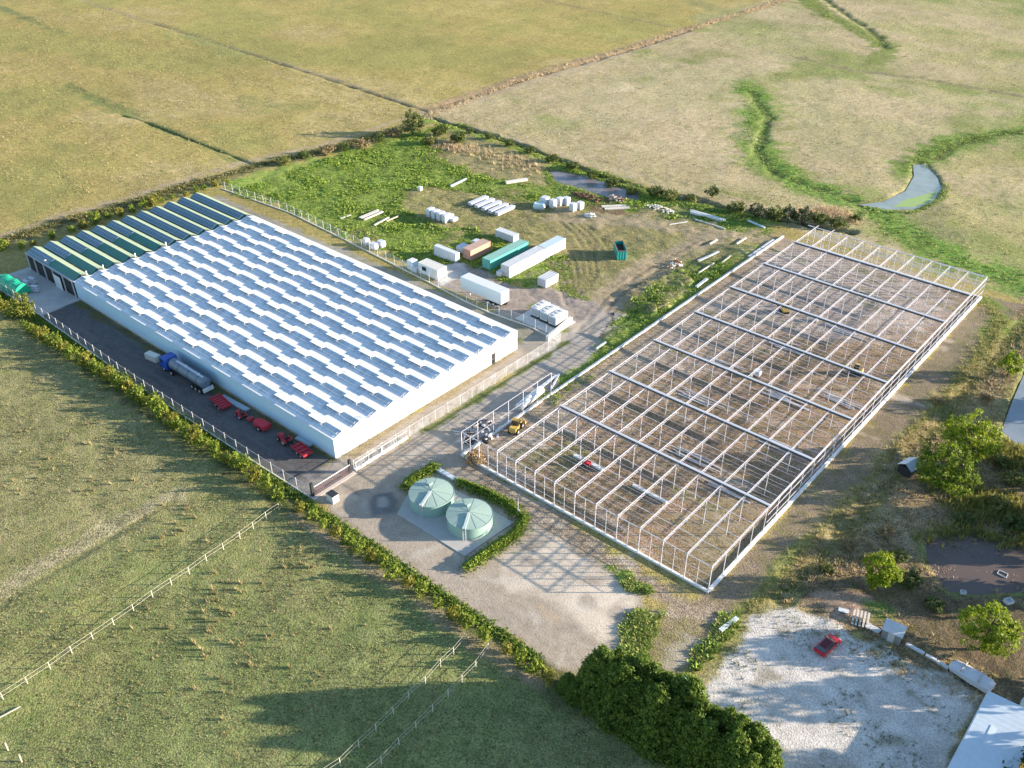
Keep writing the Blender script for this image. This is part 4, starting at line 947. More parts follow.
# ================================================================== containers, trailers, packs behind the glasshouse
def container(name, label, cat, x0, y0, L, Wd, H, rz, m, roofm=None, group=None, legs=.0, doors=True, bars=STEEL):
    """(x0, y0) is the centre of the base; long side along local x, doors at local -x"""
    t = thing(name, label, cat, (x0, y0, 0), rz, group)
    MB().box(-L / 2 + .06, -Wd / 2 + .05, .12 + legs, L / 2 - .06, Wd / 2 - .05, H - .06).build('body', m, t)
    f = MB()
    for sx in (-1, 1):
        for sy in (-1, 1): f.cbox(sx * (L / 2 - .08), sy * (Wd / 2 - .08), 0, .17, .17, H)
    for sy in (-1, 1):
        for z in (.04 + legs, H - .14): f.cbox(0, sy * (Wd / 2 - .06), z, L - .34, .13, .14)
    for sx in (-1, 1): f.cbox(sx * (L / 2 - .06), 0, H - .14, .13, Wd - .34, .14)
    f.build('frame', m, t)
    MB().box(-L / 2 + .15, -Wd / 2 + .15, H - .058, L / 2 - .15, Wd / 2 - .15, H - .01).build('roof', roofm or m, t)
    if doors:
        for s_ in (-1, 1):
            d = MB().box(-L / 2 - .0, min(.02 * s_, s_ * (Wd / 2 - .2)), .25 + legs, -L / 2 + .055, max(.02 * s_, s_ * (Wd / 2 - .2)), H - .2).build('door', m, t)
            MB().cyl((-L / 2 - .03, s_ * .3, .3 + legs), (-L / 2 - .03, s_ * .3, H - .25), .025, n=6).cyl((-L / 2 - .03, s_ * .75, .3 + legs), (-L / 2 - .03, s_ * .75, H - .25), .025, n=6).build('lock_bar', bars, d)
    return t
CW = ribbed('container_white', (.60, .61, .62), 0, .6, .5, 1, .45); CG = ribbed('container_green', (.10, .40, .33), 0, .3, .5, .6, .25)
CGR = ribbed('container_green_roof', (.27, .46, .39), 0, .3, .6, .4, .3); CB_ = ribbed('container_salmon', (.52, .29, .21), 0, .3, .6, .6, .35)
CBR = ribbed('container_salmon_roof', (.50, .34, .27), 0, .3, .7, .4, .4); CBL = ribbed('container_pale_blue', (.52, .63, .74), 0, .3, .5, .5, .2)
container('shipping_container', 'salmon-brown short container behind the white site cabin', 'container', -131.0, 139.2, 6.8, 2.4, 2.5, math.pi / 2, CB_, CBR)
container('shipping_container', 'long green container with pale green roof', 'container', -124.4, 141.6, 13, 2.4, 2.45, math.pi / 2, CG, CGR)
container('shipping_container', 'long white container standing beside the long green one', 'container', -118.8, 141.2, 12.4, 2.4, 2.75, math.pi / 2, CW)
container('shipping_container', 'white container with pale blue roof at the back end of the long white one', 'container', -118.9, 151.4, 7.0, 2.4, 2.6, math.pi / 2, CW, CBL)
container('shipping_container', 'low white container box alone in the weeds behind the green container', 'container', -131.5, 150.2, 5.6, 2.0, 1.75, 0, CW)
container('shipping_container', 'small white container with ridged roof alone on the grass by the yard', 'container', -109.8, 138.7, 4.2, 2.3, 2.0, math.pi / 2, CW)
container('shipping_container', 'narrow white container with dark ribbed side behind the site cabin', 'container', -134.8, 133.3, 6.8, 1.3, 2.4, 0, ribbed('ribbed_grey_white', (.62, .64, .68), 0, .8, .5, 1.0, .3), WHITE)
t = container('site_cabin', 'white flat-roofed site cabin against the far fence', 'cabin', -131.5, 125.5, 6.0, 2.8, 2.55, 0, WHITE, CONC, None, .15, False)
MB().box(-1.8, -1.42, 1.1, -.6, -1.352, 2.0).build('window', GLASSD, t)
d = MB().box(1.2, -1.42, .2, 2.1, -1.352, 2.2).build('door', CONC, t); MB().box(1.3, -1.47, 1.1, 1.36, -1.421, 1.2).build('handle', STEEL, d)
t = thing('site_toilet', 'pale blue-white portable toilet left of the site cabin', 'portable toilet', (-136.9, 124.6, 0))
MB().box(-.9, -.8, .1, .9, .8, 2.0).build('body', mat('toilet_blue', (.55, .70, .78), .5), t); MB().prism([(-.95, 2.0), (.95, 2.0), (.7, 2.25), (-.7, 2.25)], 'y', -.85, .85).build('roof', WHITE, t)
d = MB().box(-.4, -.86, .2, .4, -.801, 1.9).build('door', WHITE, t)
t = thing('water_cube', 'small white water cube between the toilet and the site cabin', 'water cube', (-135.3, 124.1, 0))
MB().box(-.5, -.5, .15, .5, .5, 1.15).build('tank', WRAP, t); MB().cbox(0, 0, 0, 1.1, 1.1, .148).build('pallet', WOOD, t)
# white semi-trailer
t = thing('semi_trailer', 'long white box semi-trailer parked along the far fence', 'trailer', (-115.4, 124.7, 0))
MB().box(-5.6, -1.27, 1.15, 5.6, 1.27, 3.85).build('box_body', WHITE, t)
for s_ in (-1, 1):
    d = MB().box(5.6, min(.02 * s_, 1.2 * s_), 1.25, 5.66, max(.02 * s_, 1.2 * s_), 3.78).build('rear_door', WHITE, t)
    MB().cyl((5.7, .4 * s_, 1.3), (5.7, .4 * s_, 3.7), .03, n=6).build('lock_bar', STEEL, d)
MB().box(-6.1, -.9, 2.2, -5.603, .9, 3.6).build('cooling_unit', CONC, t)
MB().box(-5.4, -.5, .85, 5.5, .5, 1.148).build('chassis', DARK, t)
for s_ in (-.7, .7): MB().box(-3.6, s_ - .08, 0, -3.45, s_ + .08, .85).build('landing_leg', STEEL, t)
for xx in (2.2, 3.5, 4.8):
    for s_ in (-1, 1): wheel(t, xx, s_ * 1.05, .5, .35)
# three white units and the slab wall in front
for i, (x, y) in enumerate(((-102.3, 127.1), (-99.9, 126.9), (-97.5, 126.7))):
    t = thing('cooling_unit', ['white cooling unit on black skid nearest the semi-trailer', 'white cooling unit on black skid between two others', 'white cooling unit on black skid nearest the lane'][i], 'cooling unit', (x, y, .12), 0, 'white units on the slab')
    MB().box(-.95, -1.9, .5, .95, 1.9, 2.3).build('casing', WHITE, t); MB().box(-.98, -1.93, 0, .98, 1.93, .498).build('skid', DARK, t)
    for yy in (-1.1, 0, 1.1): MB().cyl((0, yy, 2.301), (0, yy, 2.42), .42, n=14).build('fan', CONC, t)
    g = MB().box(-.8, -1.96, .7, .8, -1.903, 2.0).build('grille', mat('grille_grey', (.35, .37, .4), .5), t)
o = MB().box(-105.2, 122.6, 0, -95.2, 129.4, .12).build('concrete_slab', CONC); tag(o, 'pale concrete slab under the three white cooling units', 'concrete slab')
a, b = G2(547, 341), G2(571, 321)
t = thing('barrier_wall', 'low white concrete block wall at the corner of the lane', 'wall', (0, 0, 0))
L = math.dist(a, b); d = math.atan2(b[1] - a[1], b[0] - a[0])
for k in range(6): MB().cbox(a[0] + (b[0] - a[0]) * (k + .5) / 6, a[1] + (b[1] - a[1]) * (k + .5) / 6, 0, L / 6 - .03, .6, 1.0, d).build('block', CONC, t)
# packs of panels
for k in range(5):
    a = G2(468 + 6.6 * k, 205.5 + 2.4 * k)
    t = thing('panel_stack', 'flat stack of white panels, %s in the row of five' % ('leftmost', 'second from left', 'middle one', 'second from right', 'rightmost')[k], 'panel stack', (a[0] + .6, a[1] + 3.2, hz(a[0], a[1] + 3)), 0, 'flat panel stacks in the weeds')
    m = MB()
    for j in range(5): m.cbox(random.uniform(-.05, .05), random.uniform(-.1, .1), .2 + .15 * j, 1.25, 6.4, .13)
    m.build('panels', WRAP, t); m = MB()
    for yy in (-2.5, 0, 2.5): m.cbox(0, yy, -.3, 1.2, .15, .49)
    m.build('bearer', WOOD, t)
for k in range(4):
    a = G2(427 + 5.2 * k, 216.5 + 2.1 * k); wrapped('upright_pack', 'upright white wrapped pack, %s of the row of four' % ('leftmost', 'second', 'third', 'rightmost')[k], 'wrapped pack', a[0] + .3, a[1] + 1.0, 1.3, 2.2, 2.1, 0, group='upright white packs in the weeds')
for k, (a, b) in enumerate(((449, 217), (453, 221))): wrapped('low_pack', ['low white pack just behind the row of upright packs', 'low sloping white pack right of the upright packs'][k], 'wrapped pack', *G2(a, b), 1.9, 2.0, .9, .1)
PK = [((545, 206), 2.0, 2.0, 2.3, 'tallest white wrapped pack behind the pale blue cover'), ((553, 208.5), 1.5, 1.7, 2.1, 'white wrapped pack in front of the tallest one by the pond'), ((560, 206.5), 1.6, 1.8, 2.0, 'white wrapped pack in the middle of the pondside group'), ((566.5, 206), 1.6, 1.6, 2.2, 'white wrapped pack at the right end of the larger pondside group'), ((573, 212), 1.5, 1.7, 2.0, 'left pack of the white pair right of the pondside group'), ((580, 210.5), 1.5, 1.7, 1.9, 'right pack of the white pair right of the pondside group')]
for c, lx, ly, lz, lab in PK: p = G2(*c); wrapped('wrapped_pack', lab, 'wrapped pack', p[0] - .5, p[1] + .6, lx, ly, lz, random.uniform(-.15, .15), group='white packs beside the pond')
p = G2(538, 208.5); wrapped('covered_pack', 'pale blue sheeted pack at the left of the pondside group', 'covered pack', p[0], p[1] + .5, 2.8, 1.8, 1.5, .6, mat('pale_blue_sheet', (.52, .66, .72), .4, 0, .3), bulge=.12)
for c, s_, lab in (((365, 245.5), (1.3, 1.3, 1.7), 'white bulk bag with rounded top nearest the weeds'), ((373, 249.5), (1.7, 1.6, 1.5), 'square white bulk bag in the middle of three by the fence'), ((380, 248), (1.6, 1.5, 1.5), 'white bulk bag at the right of three by the fence')):
    p = G2(*c); wrapped('bulk_bag', lab, 'bulk bag', p[0], p[1] + .5, *s_, random.uniform(-.3, .3), group='bulk bags by the far fence', bulge=.14)
for c, s_, lab in (((461, 252.5), (2.4, 2.6, 1.5), 'white sheeted stack against the salmon container'), ((475, 246), (2.2, 1.8, 1.2), 'small white sheeted stack behind the salmon container'), ((498, 277), (1.3, 1.5, 1.2), 'small white round-topped pack in front of the long white container'), ((418, 191.5), (1.1, 1.1, 1.1), 'little white box alone in the far weeds')):
    p = G2(*c); wrapped('white_stack', lab, 'stack', p[0], p[1] + .8, *s_, random.uniform(-.1, .1))
def board(name, label, cat, a, b, w, h, m, n=1, group=None, z=.02):
    p, q = np.array(G2(*a)), np.array(G2(*b)); d = q - p; L = np.linalg.norm(d); nrm = np.array([-d[1], d[0]]) / L; mb = MB()
    z0 = max(hz(*p), hz(*q)) + z
    for k in range(n):
        o_ = (k - (n - 1) / 2) * (w + .06); e = np.array([random.uniform(-.3, .3), random.uniform(-.2, .2)]) * (n > 1)
        mb.cbox(*((p + q) / 2 + nrm * o_ + e), z0 + .0 * k, L * random.uniform(.9, 1), w, h, math.atan2(d[1], d[0]) + random.uniform(-.03, .03) * (n > 1))
    o = mb.build(name, m); return tag(o, label, cat, group)
board('board_stack', 'pile of pale boards lying in the weeds near the bulk bags', 'boards', (362, 220), (381, 212), .5, .35, PALEWOOD, 4)
board('board', 'pale board lying along the near edge of the board pile', 'board', (374, 226), (389, 218), .45, .3, PALEWOOD)
board('board', 'tan board reaching from the board pile towards the upright packs', 'board', (386, 222), (399, 216.5), .3, .25, WOOD)
board('board', 'short white board left of the board pile', 'board', (340, 219), (351, 215), .5, .2, PALEWOOD)
board('board', 'white board lying alone above the flat panel stacks', 'board', (450, 187), (467, 179), .55, .35, WHITE)
board('timber_stack', 'thick pale timber stack at the edge of dry scrub', 'timber stack', (505, 184), (528, 180.5), 1.0, .6, PALEWOOD)
board('truss_stack', 'blue-white stack of long trusses beside the ditch', 'truss stack', (690, 213), (724, 222.5), .35, .55, WHITE, 3)
board('steel_tube', 'thin blue-grey tube lying just below the truss stack', 'tube', (694, 220), (725, 230), .25, .25, STEEL2)
board('steel_tube', 'pale blue-grey tube between the truss stack and the steel frame', 'tube', (747, 221), (765, 228.5), .5, .3, mat('tube_blue', (.55, .65, .72), .4))
board('steel_tube', 'thin white tube on the dirt left of the truss stack', 'tube', (669, 225.5), (688, 222.5), .2, .15, WHITE)
for i, (a, b, w, lab) in enumerate((((698, 261.5), (719, 252), .5, 'widest white plank among the scrap beside the frame'), ((698, 274), (714, 263.5), .25, 'thin tan plank below the widest white plank'), ((721.5, 263.5), (731, 256), .25, 'thin tan plank close to the frame kerb'), ((696, 288), (707, 279.5), .6, 'short pale plank touching the frame kerb'), ((709.5, 245.5), (717, 241), .4, 'short pale plank at the dirt track edge'), ((736, 245.5), (746, 239), .4, 'tan plank near the far end of the kerb'), ((748, 258), (774, 240), .45, 'long steel length lying along the outside of the kerb'), ((596, 350), (606, 343), .4, 'short white plank in green weeds near the lane'), ((541, 388), (557, 376), .5, 'white pipe lying past the long white roll'), ((551, 390), (559, 375), .3, 'grey pipe leaning across the white pipe'))):
    board('plank' if i < 8 else 'pipe', lab, 'plank' if i < 8 else 'pipe', a, b, w, .25, (WHITE if i in (0, 3, 7, 8) else STEEL2 if i in (6, 9) else PALEWOOD), 1, 'planks along the frame', .1)
def heap(name, label, cat, x, y, rx, ry, h, mats, n, flatish=.5):
    """a tipped heap: one mound of broken pieces"""
    t = thing(name, label, cat, (x, y, hz(x, y)))
    for mi, (nm, m_) in enumerate(mats):
        for k in range(n):
            a, r = random.random() * 6.28, math.sqrt(random.random()); xx, yy = rx * r * math.cos(a), ry * r * math.sin(a); zz = h * (1 - r * r) * random.uniform(.3, 1)
            L, w = random.uniform(.3, 1.3), random.uniform(.1, .5); d = np.array([random.gauss(0, 1), random.gauss(0, 1), random.gauss(0, flatish)]); d /= np.linalg.norm(d)
            p = np.array([xx, yy, max(zz, .1)]); MB().beam(p - d * L / 2, p + d * L / 2, w, random.uniform(.05, .3)).build(nm, m_, t)
    return t
heap('scrap_heap', 'black and white scrap heap outside the corner of the frame', 'scrap heap', *G2(482, 433), 3.0, 4.0, 1.6, (('dark_scrap', DARK), ('pale_scrap', STEEL)), 26)
heap('scrap_heap', 'small black and white scrap heap beside the dirt track', 'scrap heap', *G2(674, 265), 1.6, 2.6, .9, (('dark_scrap', RUST), ('pale_scrap', WHITE)), 14)
heap('rubble_heap', 'grey rubble heap on the bank of the mauve pond', 'rubble heap', *G2(616, 200), 2.8, 2.0, 1.5, (('rubble', CONC2), ('rusty_scrap', RUST)), 26)
heap('timber_heap', 'long low heap of pale timber and sheets by the ditch', 'timber heap', *G2(660, 210), 4.2, 2.0, .8, (('timber', PALEWOOD), ('sheets', CONC)), 26, .15)
heap('scrap_heap', 'reddish brown scrap heap at the near edge of the mauve pond', 'scrap heap', *G2(588, 198), 4.5, 1.6, .9, (('rusty_scrap', RUST), ('branches', BARK)), 30)
heap('scrap_heap', 'little white scrap heap right of the pondside packs', 'scrap heap', *G2(590, 216), 1.3, 1.2, .8, (('pale_scrap', WHITE), ('grey_scrap', STEEL2)), 9)
board('sheet_stack', 'pale sheets lying flat between rubble heap and track', 'sheets', (603, 208), (628, 207), 1.2, .15, PALEWOOD, 2)
a, b = G(519, 411), G(541, 393)
t = thing('film_roll', 'long white roll lying along the outer side of the frame', 'roll', (float(a[0]), float(a[1]), 0))
v = b - a; MB().cyl((0, 0, .75), (v[0], v[1], .75), .75, n=18).build('roll', WHITE, t, True); MB().cyl((-v[0] * .02, -v[1] * .02, .75), (v[0] * 1.02, v[1] * 1.02, .75), .15, n=8).build('core', WOOD, t)
# green skip
p = G2(616.3, 260.5); q = G2(625.3, 260.2); hd = math.atan2(q[1] - p[1], q[0] - p[0])
t = thing('skip_bin', 'tall open green skip bin alone on the grass', 'skip', ((p[0] + q[0]) / 2 - .65 * 2.6, (p[1] + q[1]) / 2 + .76 * 2.6, 0), hd)
SKG = ribbed('skip_green', (.02, .30, .27), 0, .6, .5, .8, .25); m = MB(); LW, LL, LH = 1.05, 2.7, 2.3
for x0, y0, x1, y1 in ((-LW, -LL, LW, -LL + .1), (-LW, LL - .1, LW, LL), (-LW, -LL + .101, -LW + .1, LL - .101), (LW - .1, -LL + .101, LW, LL - .101)): m.box(x0, y0, .2, x1, y1, LH)
m.box(-LW + .1, -LL + .1, .2, LW - .1, LL - .1, .3).build('body', SKG, t)
MB().cbox(0, 0, .302, 1.85, 5.1, 1.2).build('load', mat('skip_load', (.07, .035, .03), .9, 0, .5, None, 3), t)
rm = MB()
for s_ in (-1, 1): rm.cbox(s_ * LW, 0, LH, .14, LL * 2 + .14, .1).cbox(0, s_ * LL, LH, LW * 2 - .145, .14, .1)
rm.build('rim', mat('rim_rust', (.30, .20, .15), .7), t)
for s_ in (-.7, .7): MB().box(s_ - .1, -LL, 0, s_ + .1, LL, .2).build('runner', DARK, t)
# ================================================================== fences
def resample(P, step):
    out = [P[0]]; acc = 0
    for a, b in zip(P, P[1:]):
        L = math.dist(a, b); s_ = step - acc
        while s_ < L: out.append((a[0] + (b[0] - a[0]) * s_ / L, a[1] + (b[1] - a[1]) * s_ / L)); s_ += step
        acc = L - (s_ - step)
    return out
NET = meshfence('fence_wire', (.66, .68, .70), .14); NETD = meshfence('gate_wire', (.10, .06, .06), .5)
def wire_fence(label, P, H, step=3.0, net=NET, plinth=True):
    t = thing('wire_fence', label, 'fence', (P[0][0], P[0][1], 0)); L = t.location
    for x, y in resample(P, step): MB().cyl((x - L[0], y - L[1], 0), (x - L[0], y - L[1], H + .25), .042, n=6).build('post', WHITE, t)
    m, r, pl = MB(), MB(), MB()
    for a, b in zip(P, P[1:]):
        A, B = (a[0] - L[0], a[1] - L[1]), (b[0] - L[0], b[1] - L[1])
        m.poly([(*A, .12), (*B, .12), (*B, H), (*A, H)]); r.beam((*A, H), (*B, H), .03)
        if plinth: pl.beam((*A, .08), (*B, .08), .22, .2)
    m.build('wire_mesh', net, t); r.build('top_rail', STEEL, t)
    if plinth: pl.build('plinth', CONC, t)
    return t
wire_fence('white wire mesh fence between the asphalt yard and the shrub hedge', [(-207, 60.1)] + [G2(41, 316), G2(125, 377), G2(200, 427), G2(260, 466)] + [(-93.2, 60.7)], 2.15)
wire_fence('white wire mesh fence between glasshouse end and the dirt lane', [(-92.8, 69.3), (-92.6, 96), (-92.4, 121.2)], 2.1, plinth=False)
wire_fence('white wire mesh fence along the far side of the glasshouse', px((557, 341), (530, 327), (489, 312.5), (466, 302), (420, 278), (340, 237.5), (290, 213), (222, 189)), 2.1)
t = thing('sliding_gate', 'dark mesh sliding gate with white top rail between black posts', 'gate', (-93.0, 61.2, 0))
for y in (0, 7.5): MB().box(-.2, y - .2, 0, .2, y + .2, 2.5).build('gate_post', DARK, t)
MB().poly([(.25, .3, .25), (.25, 7.3, .25), (.25, 7.3, 1.75), (.25, .3, 1.75)]).build('mesh_panel', NETD, t)
MB().beam((.25, .2, 1.8), (.25, 7.3, 1.8), .1).build('top_rail', WHITE, t); MB().beam((.25, .2, .22), (.25, 7.3, .22), .1).build('bottom_rail', DARK, t)
MB().box(-.1, -.5, 0, .9, 8, .06).build('sill', mat('sill_concrete', (.60, .50, .44), .9), t)
MB().beam((.35, 8.2, .25), (.35, 19.5, .25), .35, .35).build('counterweight_beam', WHITE, t); MB().beam((.35, 8.2, 1.6), (.35, 19.5, 1.6), .08).build('tail_rail', WHITE, t)
for k in range(5): MB().cyl((.35, 8.4 + 2.7 * k, .6), (.35, 8.4 + 2.7 * k, 1.7), .05, n=6).build('tail_post', WHITE, t)
TAPE = mat('fence_tape', (.50, .47, .38), .6, 0, .2)
def field_fence(label, pts, H=1.25, ext=None):
    P = [G2(*p) for p in pts]; t = thing('field_fence', label, 'fence', (P[0][0], P[0][1], 0)); L = t.location
    Q = [(x - L[0], y - L[1]) for x, y in P]
    for x, y in Q: MB().box(x - .045, y - .045, -.2, x + .045, y + .045, H + .05).build('post', TAPE, t)
    for z, nm in ((H, 'top_tape'), (H * .52, 'lower_tape')):
        m = MB()
        for a, b in zip(Q, Q[1:]): m.beam((*a, z), (*b, z), .022, .035)
        m.build(nm, TAPE, t)
    return t
def cr(ox, oy, s, pts): return [(ox + a / s, oy + b / s) for a, b in pts]
field_fence('longest pale post fence crossing the left paddock towards the gate', [(-28, 716)] + cr(0, 500, 2.865, [(10, 572), (80, 527), (145, 484), (207, 439), (267, 399), (327, 358), (384, 319), (438, 279), (492, 243), (543, 211), (592, 175), (641, 143), (688, 110), (726, 82), (763, 53), (800, 28)]))
field_fence('pale post fence in the front paddock farther from the conifers', [(318, 780)] + cr(300, 500, 2.844, [(115, 755), (168, 703), (217, 658), (266, 610), (310, 565), (357, 523), (400, 473), (437, 440), (478, 392)]), 1.35)
field_fence('pale post fence in the front paddock nearer the conifers', [(358, 783)] + cr(300, 500, 2.844, [(232, 751), (282, 698), (330, 651), (378, 603), (422, 561), (461, 518), (500, 478), (536, 428)]), 1.35)
for a, b, lab in (((18, 757), (22, 762), 'leaning pale stake at the lower left of the paddock'), ((4, 748), (8, 750), 'leaning pale stake amid dead twigs in the lower left paddock')):
    p = G2(*b); o = MB().beam((p[0], p[1], -.1), (p[0] - .3, p[1] + .1, 1.0), .12).build('stake', TAPE); tag(o, lab, 'stake')
board('rail', 'pale fallen rail lying in the lower left paddock', 'rail', (-6, 722), (22, 707), .12, .12, TAPE, 1, None, .08)
# ================================================================== hedges, shrubs and trees
G1, G2c = (.11, .165, .02), (.27, .32, .045)
SHR = [crown_mesh('shrub_crown', 2.0, 1.7, .05, 520, .17, *((G1, G2c) if k % 3 else ((.17, .175, .03), (.30, .28, .05))), lobes=7) for k in range(6)]
STEM = trunk_mb(1.3, .07, 4, .4); STEMO = STEM.build('stem', BARK); STEMM = STEMO.data; bpy.data.objects.remove(STEMO)
ordw = ['first', 'second', 'third', 'fourth', 'fifth', 'sixth', 'seventh', 'eighth', 'ninth', 'tenth', 'eleventh', 'twelfth', 'thirteenth', 'fourteenth', 'fifteenth', 'sixteenth', 'seventeenth', 'eighteenth', 'nineteenth', 'twentieth', 'twenty-first', 'twenty-second', 'twenty-third', 'twenty-fourth', 'twenty-fifth', 'twenty-sixth', 'twenty-seventh', 'twenty-eighth', 'twenty-ninth', 'thirtieth']
def shrub(label, c, s, group, k, zs=1.0, down=4):
    x, y = G2(c[0], c[1] + down)
    return plant('shrub', label, 'shrub', x, y, SHR[k % 6], STEMM, random.random() * 6.28, (s, s, s * zs), group, 'crown', hz(x, y) - .05)
H1 = cr(300, 500, 2.844, [(0, 20), (37, 40), (70, 66), (103, 92), (137, 112), (163, 132), (203, 157), (237, 172), (265, 210), (312, 230), (347, 257), (392, 292), (438, 325), (478, 348), (525, 387), (588, 423), (628, 453), (672, 478), (708, 503)])
for k, c in enumerate(H1): shrub('%s round hedge shrub from the entrance gate towards the conifers' % ordw[k], c, random.uniform(.75, 1.15), 'hedge shrubs below the tank yard', k, random.uniform(1.1, 1.4))
H1b = cr(0, 300, 3.012, [(840, 583), (805, 560), (770, 532), (740, 503), (710, 490), (680, 478), (650, 452), (615, 437), (590, 415), (562, 397), (540, 380), (518, 366), (490, 337), (470, 322), (450, 309), (430, 295), (412, 282), (392, 268), (372, 255), (352, 243), (332, 229), (312, 216), (290, 205), (268, 191), (246, 178), (222, 163), (200, 147), (178, 132), (155, 122), (132, 108)])
for k, c in enumerate(H1b): shrub('%s hedge shrub from the gate along the asphalt yard' % ordw[k], c, random.uniform(.9, 1.35), 'hedge shrubs along the asphalt yard', k + 1, random.uniform(1.15, 1.8))
for k, c in enumerate(cr(0, 300, 3.012, [(110, 92), (90, 80), (30, 30), (12, 15), (0, 2), (-18, -12)])): shrub('hedge shrub, %s past the corner bush towards the green tarpaulin' % ordw[k], c, random.uniform(1.0, 1.3), 'hedge shrubs beyond the corner bush', k)
H2 = [(-14, 250), (4, 244)] + cr(20, 170, 3.94, [(10, 288), (55, 280), (130, 250), (205, 226), (252, 207), (298, 188), (350, 173), (395, 162), (442, 146), (490, 128), (528, 118), (560, 108), (600, 96), (655, 84), (695, 70), (730, 58), (770, 44), (810, 38)])
for k, c in enumerate(H2): shrub('%s little shrub behind the solar roof, counting from the left' % ordw[k], c, random.choice((.9, 1.1, 1.5)) * (1.15 if 4 < k < 13 else .95), 'shrubs along the back field edge', k, 1.0, 5)
BUSHY = [crown_mesh('bush_crown', 4, 3.0, .1, 1500, .22, a, b, lobes=12) for a, b in (((.15, .18, .045), (.28, .27, .09)), ((.07, .105, .03), (.16, .19, .05)), ((.24, .18, .10), (.34, .27, .14)))]
def bush(label, c, s, v, group=None, zs=1.0, down=5):
    x, y = G2(c[0], c[1] + down); return plant('bush', label, 'bush', x, y, BUSHY[v], STEMM, random.random() * 6.28, (s, s, s * zs), group, 'crown', hz(x, y) - .1)
for k, (c, s, v) in enumerate((((285, 160), .9, 0), ((305, 153), .8, 1), ((328, 149), 1.0, 2), ((345, 146), .8, 1), ((362, 143), 1.0, 2), ((380, 137), .9, 1), ((395, 132), .9, 2), ((440, 131), 1.2, 1), ((458, 138), 1.3, 1), ((430, 140), 1.0, 0))):
    bush('%s scrubby bush on the field edge from the solar roof to the lone tree' % ordw[k], c, s, v, 'scrub bushes at the back field edge')
for k, (c, s, v) in enumerate((((470, 128), .6, 1), ((490, 134), .6, 1), ((510, 141), .7, 1), ((530, 148), .7, 1), ((552, 157), .8, 1), ((572, 164), .8, 1), ((592, 172), .8, 1), ((612, 180), .9, 1), ((632, 187), .9, 1), ((655, 191), .9, 1), ((672, 194), 1.0, 0), ((690, 195), .9, 0), ((735, 207), 1.0, 1), ((775, 212), 1.1, 1), ((818, 218), 1.0, 1), ((838, 222), .9, 1))):
    bush('%s dark bush along the ditch from the lone tree to the frame' % ordw[k], c, s * 1.15, v, 'dark bushes along the ditch', .85)
for k, (c, s_, v, lab) in enumerate((((895, 556), .75, 1, 'added dark scrub bush at the left bank of the dark pond'), ((908, 580), .85, 1, 'added dark scrub bush at the near left corner of dark pond'), ((886, 530), .6, 2, 'brown scrub bush left of the olive reeds'), ((932, 603), .7, 1, 'added dark scrub bush between dark pond and the round tree'), ((868, 556), .55, 2, 'brown scrub bush just behind the small bright tree'), ((1012, 523), .9, 1, 'added dark scrub bush at the far right end of dark pond'), ((996, 500), .9, 0, 'olive scrub bush beyond the dark pond, lower one'), ((962, 518), .7, 1, 'added dark scrub bush on the far bank of the dark pond'), ((1014, 478), .9, 0, 'olive scrub bush at the right, below the blue water'), ((1000, 460), .8, 1, 'added dark scrub bush touching the blue water edge'), ((850, 542), .5, 2, 'low brown scrub bush in dry grass near the frame corner'), ((826, 566), .5, 1, 'low added dark scrub bush beside the ditch at the gravel lot'), ((985, 395), .6, 2, 'brown scrub bush below the small bright tree at right'), ((938, 398), .55, 2, 'brown scrub bush in the straw patch above the tree clump'))):
    bush(lab, c, s_, v, 'scrub bushes on the rough ground', .75)  # the dark bushes are added to deepen the shade on this ground
def tree(label, c, w, h, n=4200, leaf=.26, ca=(.12, .155, .02), cb=(.27, .31, .03), lobes=14, name='tree', group=None, z0=.12):
    x, y = G2(*c); cm = crown_mesh('tree_crown', w, h * (1 - z0), h * z0, n, leaf, ca, cb, lobes)
    tm = trunk_mb(h, .1 + h * .022, 6, w * .28); o = tm.build('trunk', BARK); d = o.data; bpy.data.objects.remove(o)
    return plant(name, label, 'tree', x, y, cm, d, 0, (1, 1, 1), group, 'crown', hz(x, y))
YG, YG2 = (.10, .17, .012), (.34, .40, .022)
tree('lone round grey-green tree at the field corner', (413, 135), 7.2, 7.2, 3600, .28, (.11, .14, .04), (.19, .21, .07))
tree('bushy tree at the corner of the hedge beside the apron', (24, 318), 5.2, 5.4, 3200, .2, (.12, .145, .02), (.24, .26, .045))
tree('dark small tree on the ditch bank left of the pair', (757, 219), 3.6, 4.2, 1500, .2, (.03, .05, .02), (.06, .085, .03))
tree('dark tree on the ditch bank, left of the close pair', (787, 224), 3.8, 4.8, 1700, .2, (.025, .045, .018), (.05, .075, .03))
tree('dark tree on the ditch bank, right of the close pair', (801, 224), 4.4, 5.4, 2000, .2, (.025, .045, .018), (.055, .08, .03))
tree('small dark bush-like tree above the truss stack', (712, 198), 3.6, 3.4, 1300, .2, (.04, .07, .02), (.08, .11, .03))
tree('small green tree beyond the far edge of the frame', (855, 223), 2.6, 3.0, 900, .18, (.05, .09, .02), (.09, .13, .03))
tree('small bright green tree near the blue water at the right', (1007, 377), 4.2, 5.6, 1900, .22, YG, YG2)
tree('bright green tree at the back of the clump by the blue-roofed hut', (963, 462), 8.2, 9.6, 20000, .17, YG, YG2, 24)
tree('large darker green tree of the clump beside the blue-roofed hut', (940, 488), 9.0, 8.6, 21000, .17, (.05, .10, .012), (.26, .33, .024), 26)
tree('bright green tree between scrub and the red car', (876, 588), 4.6, 6.2, 9000, .15, YG, YG2)
tree('round bright yellow-green tree above the white covered boat', (981, 650), 6.6, 7.2, 18000, .15, YG, YG2, 26)
tree('dark tree overhanging the blue metal roof', (1040, 790), 6.5, 8, 4200, .26, (.04, .06, .012), (.11, .13, .022))
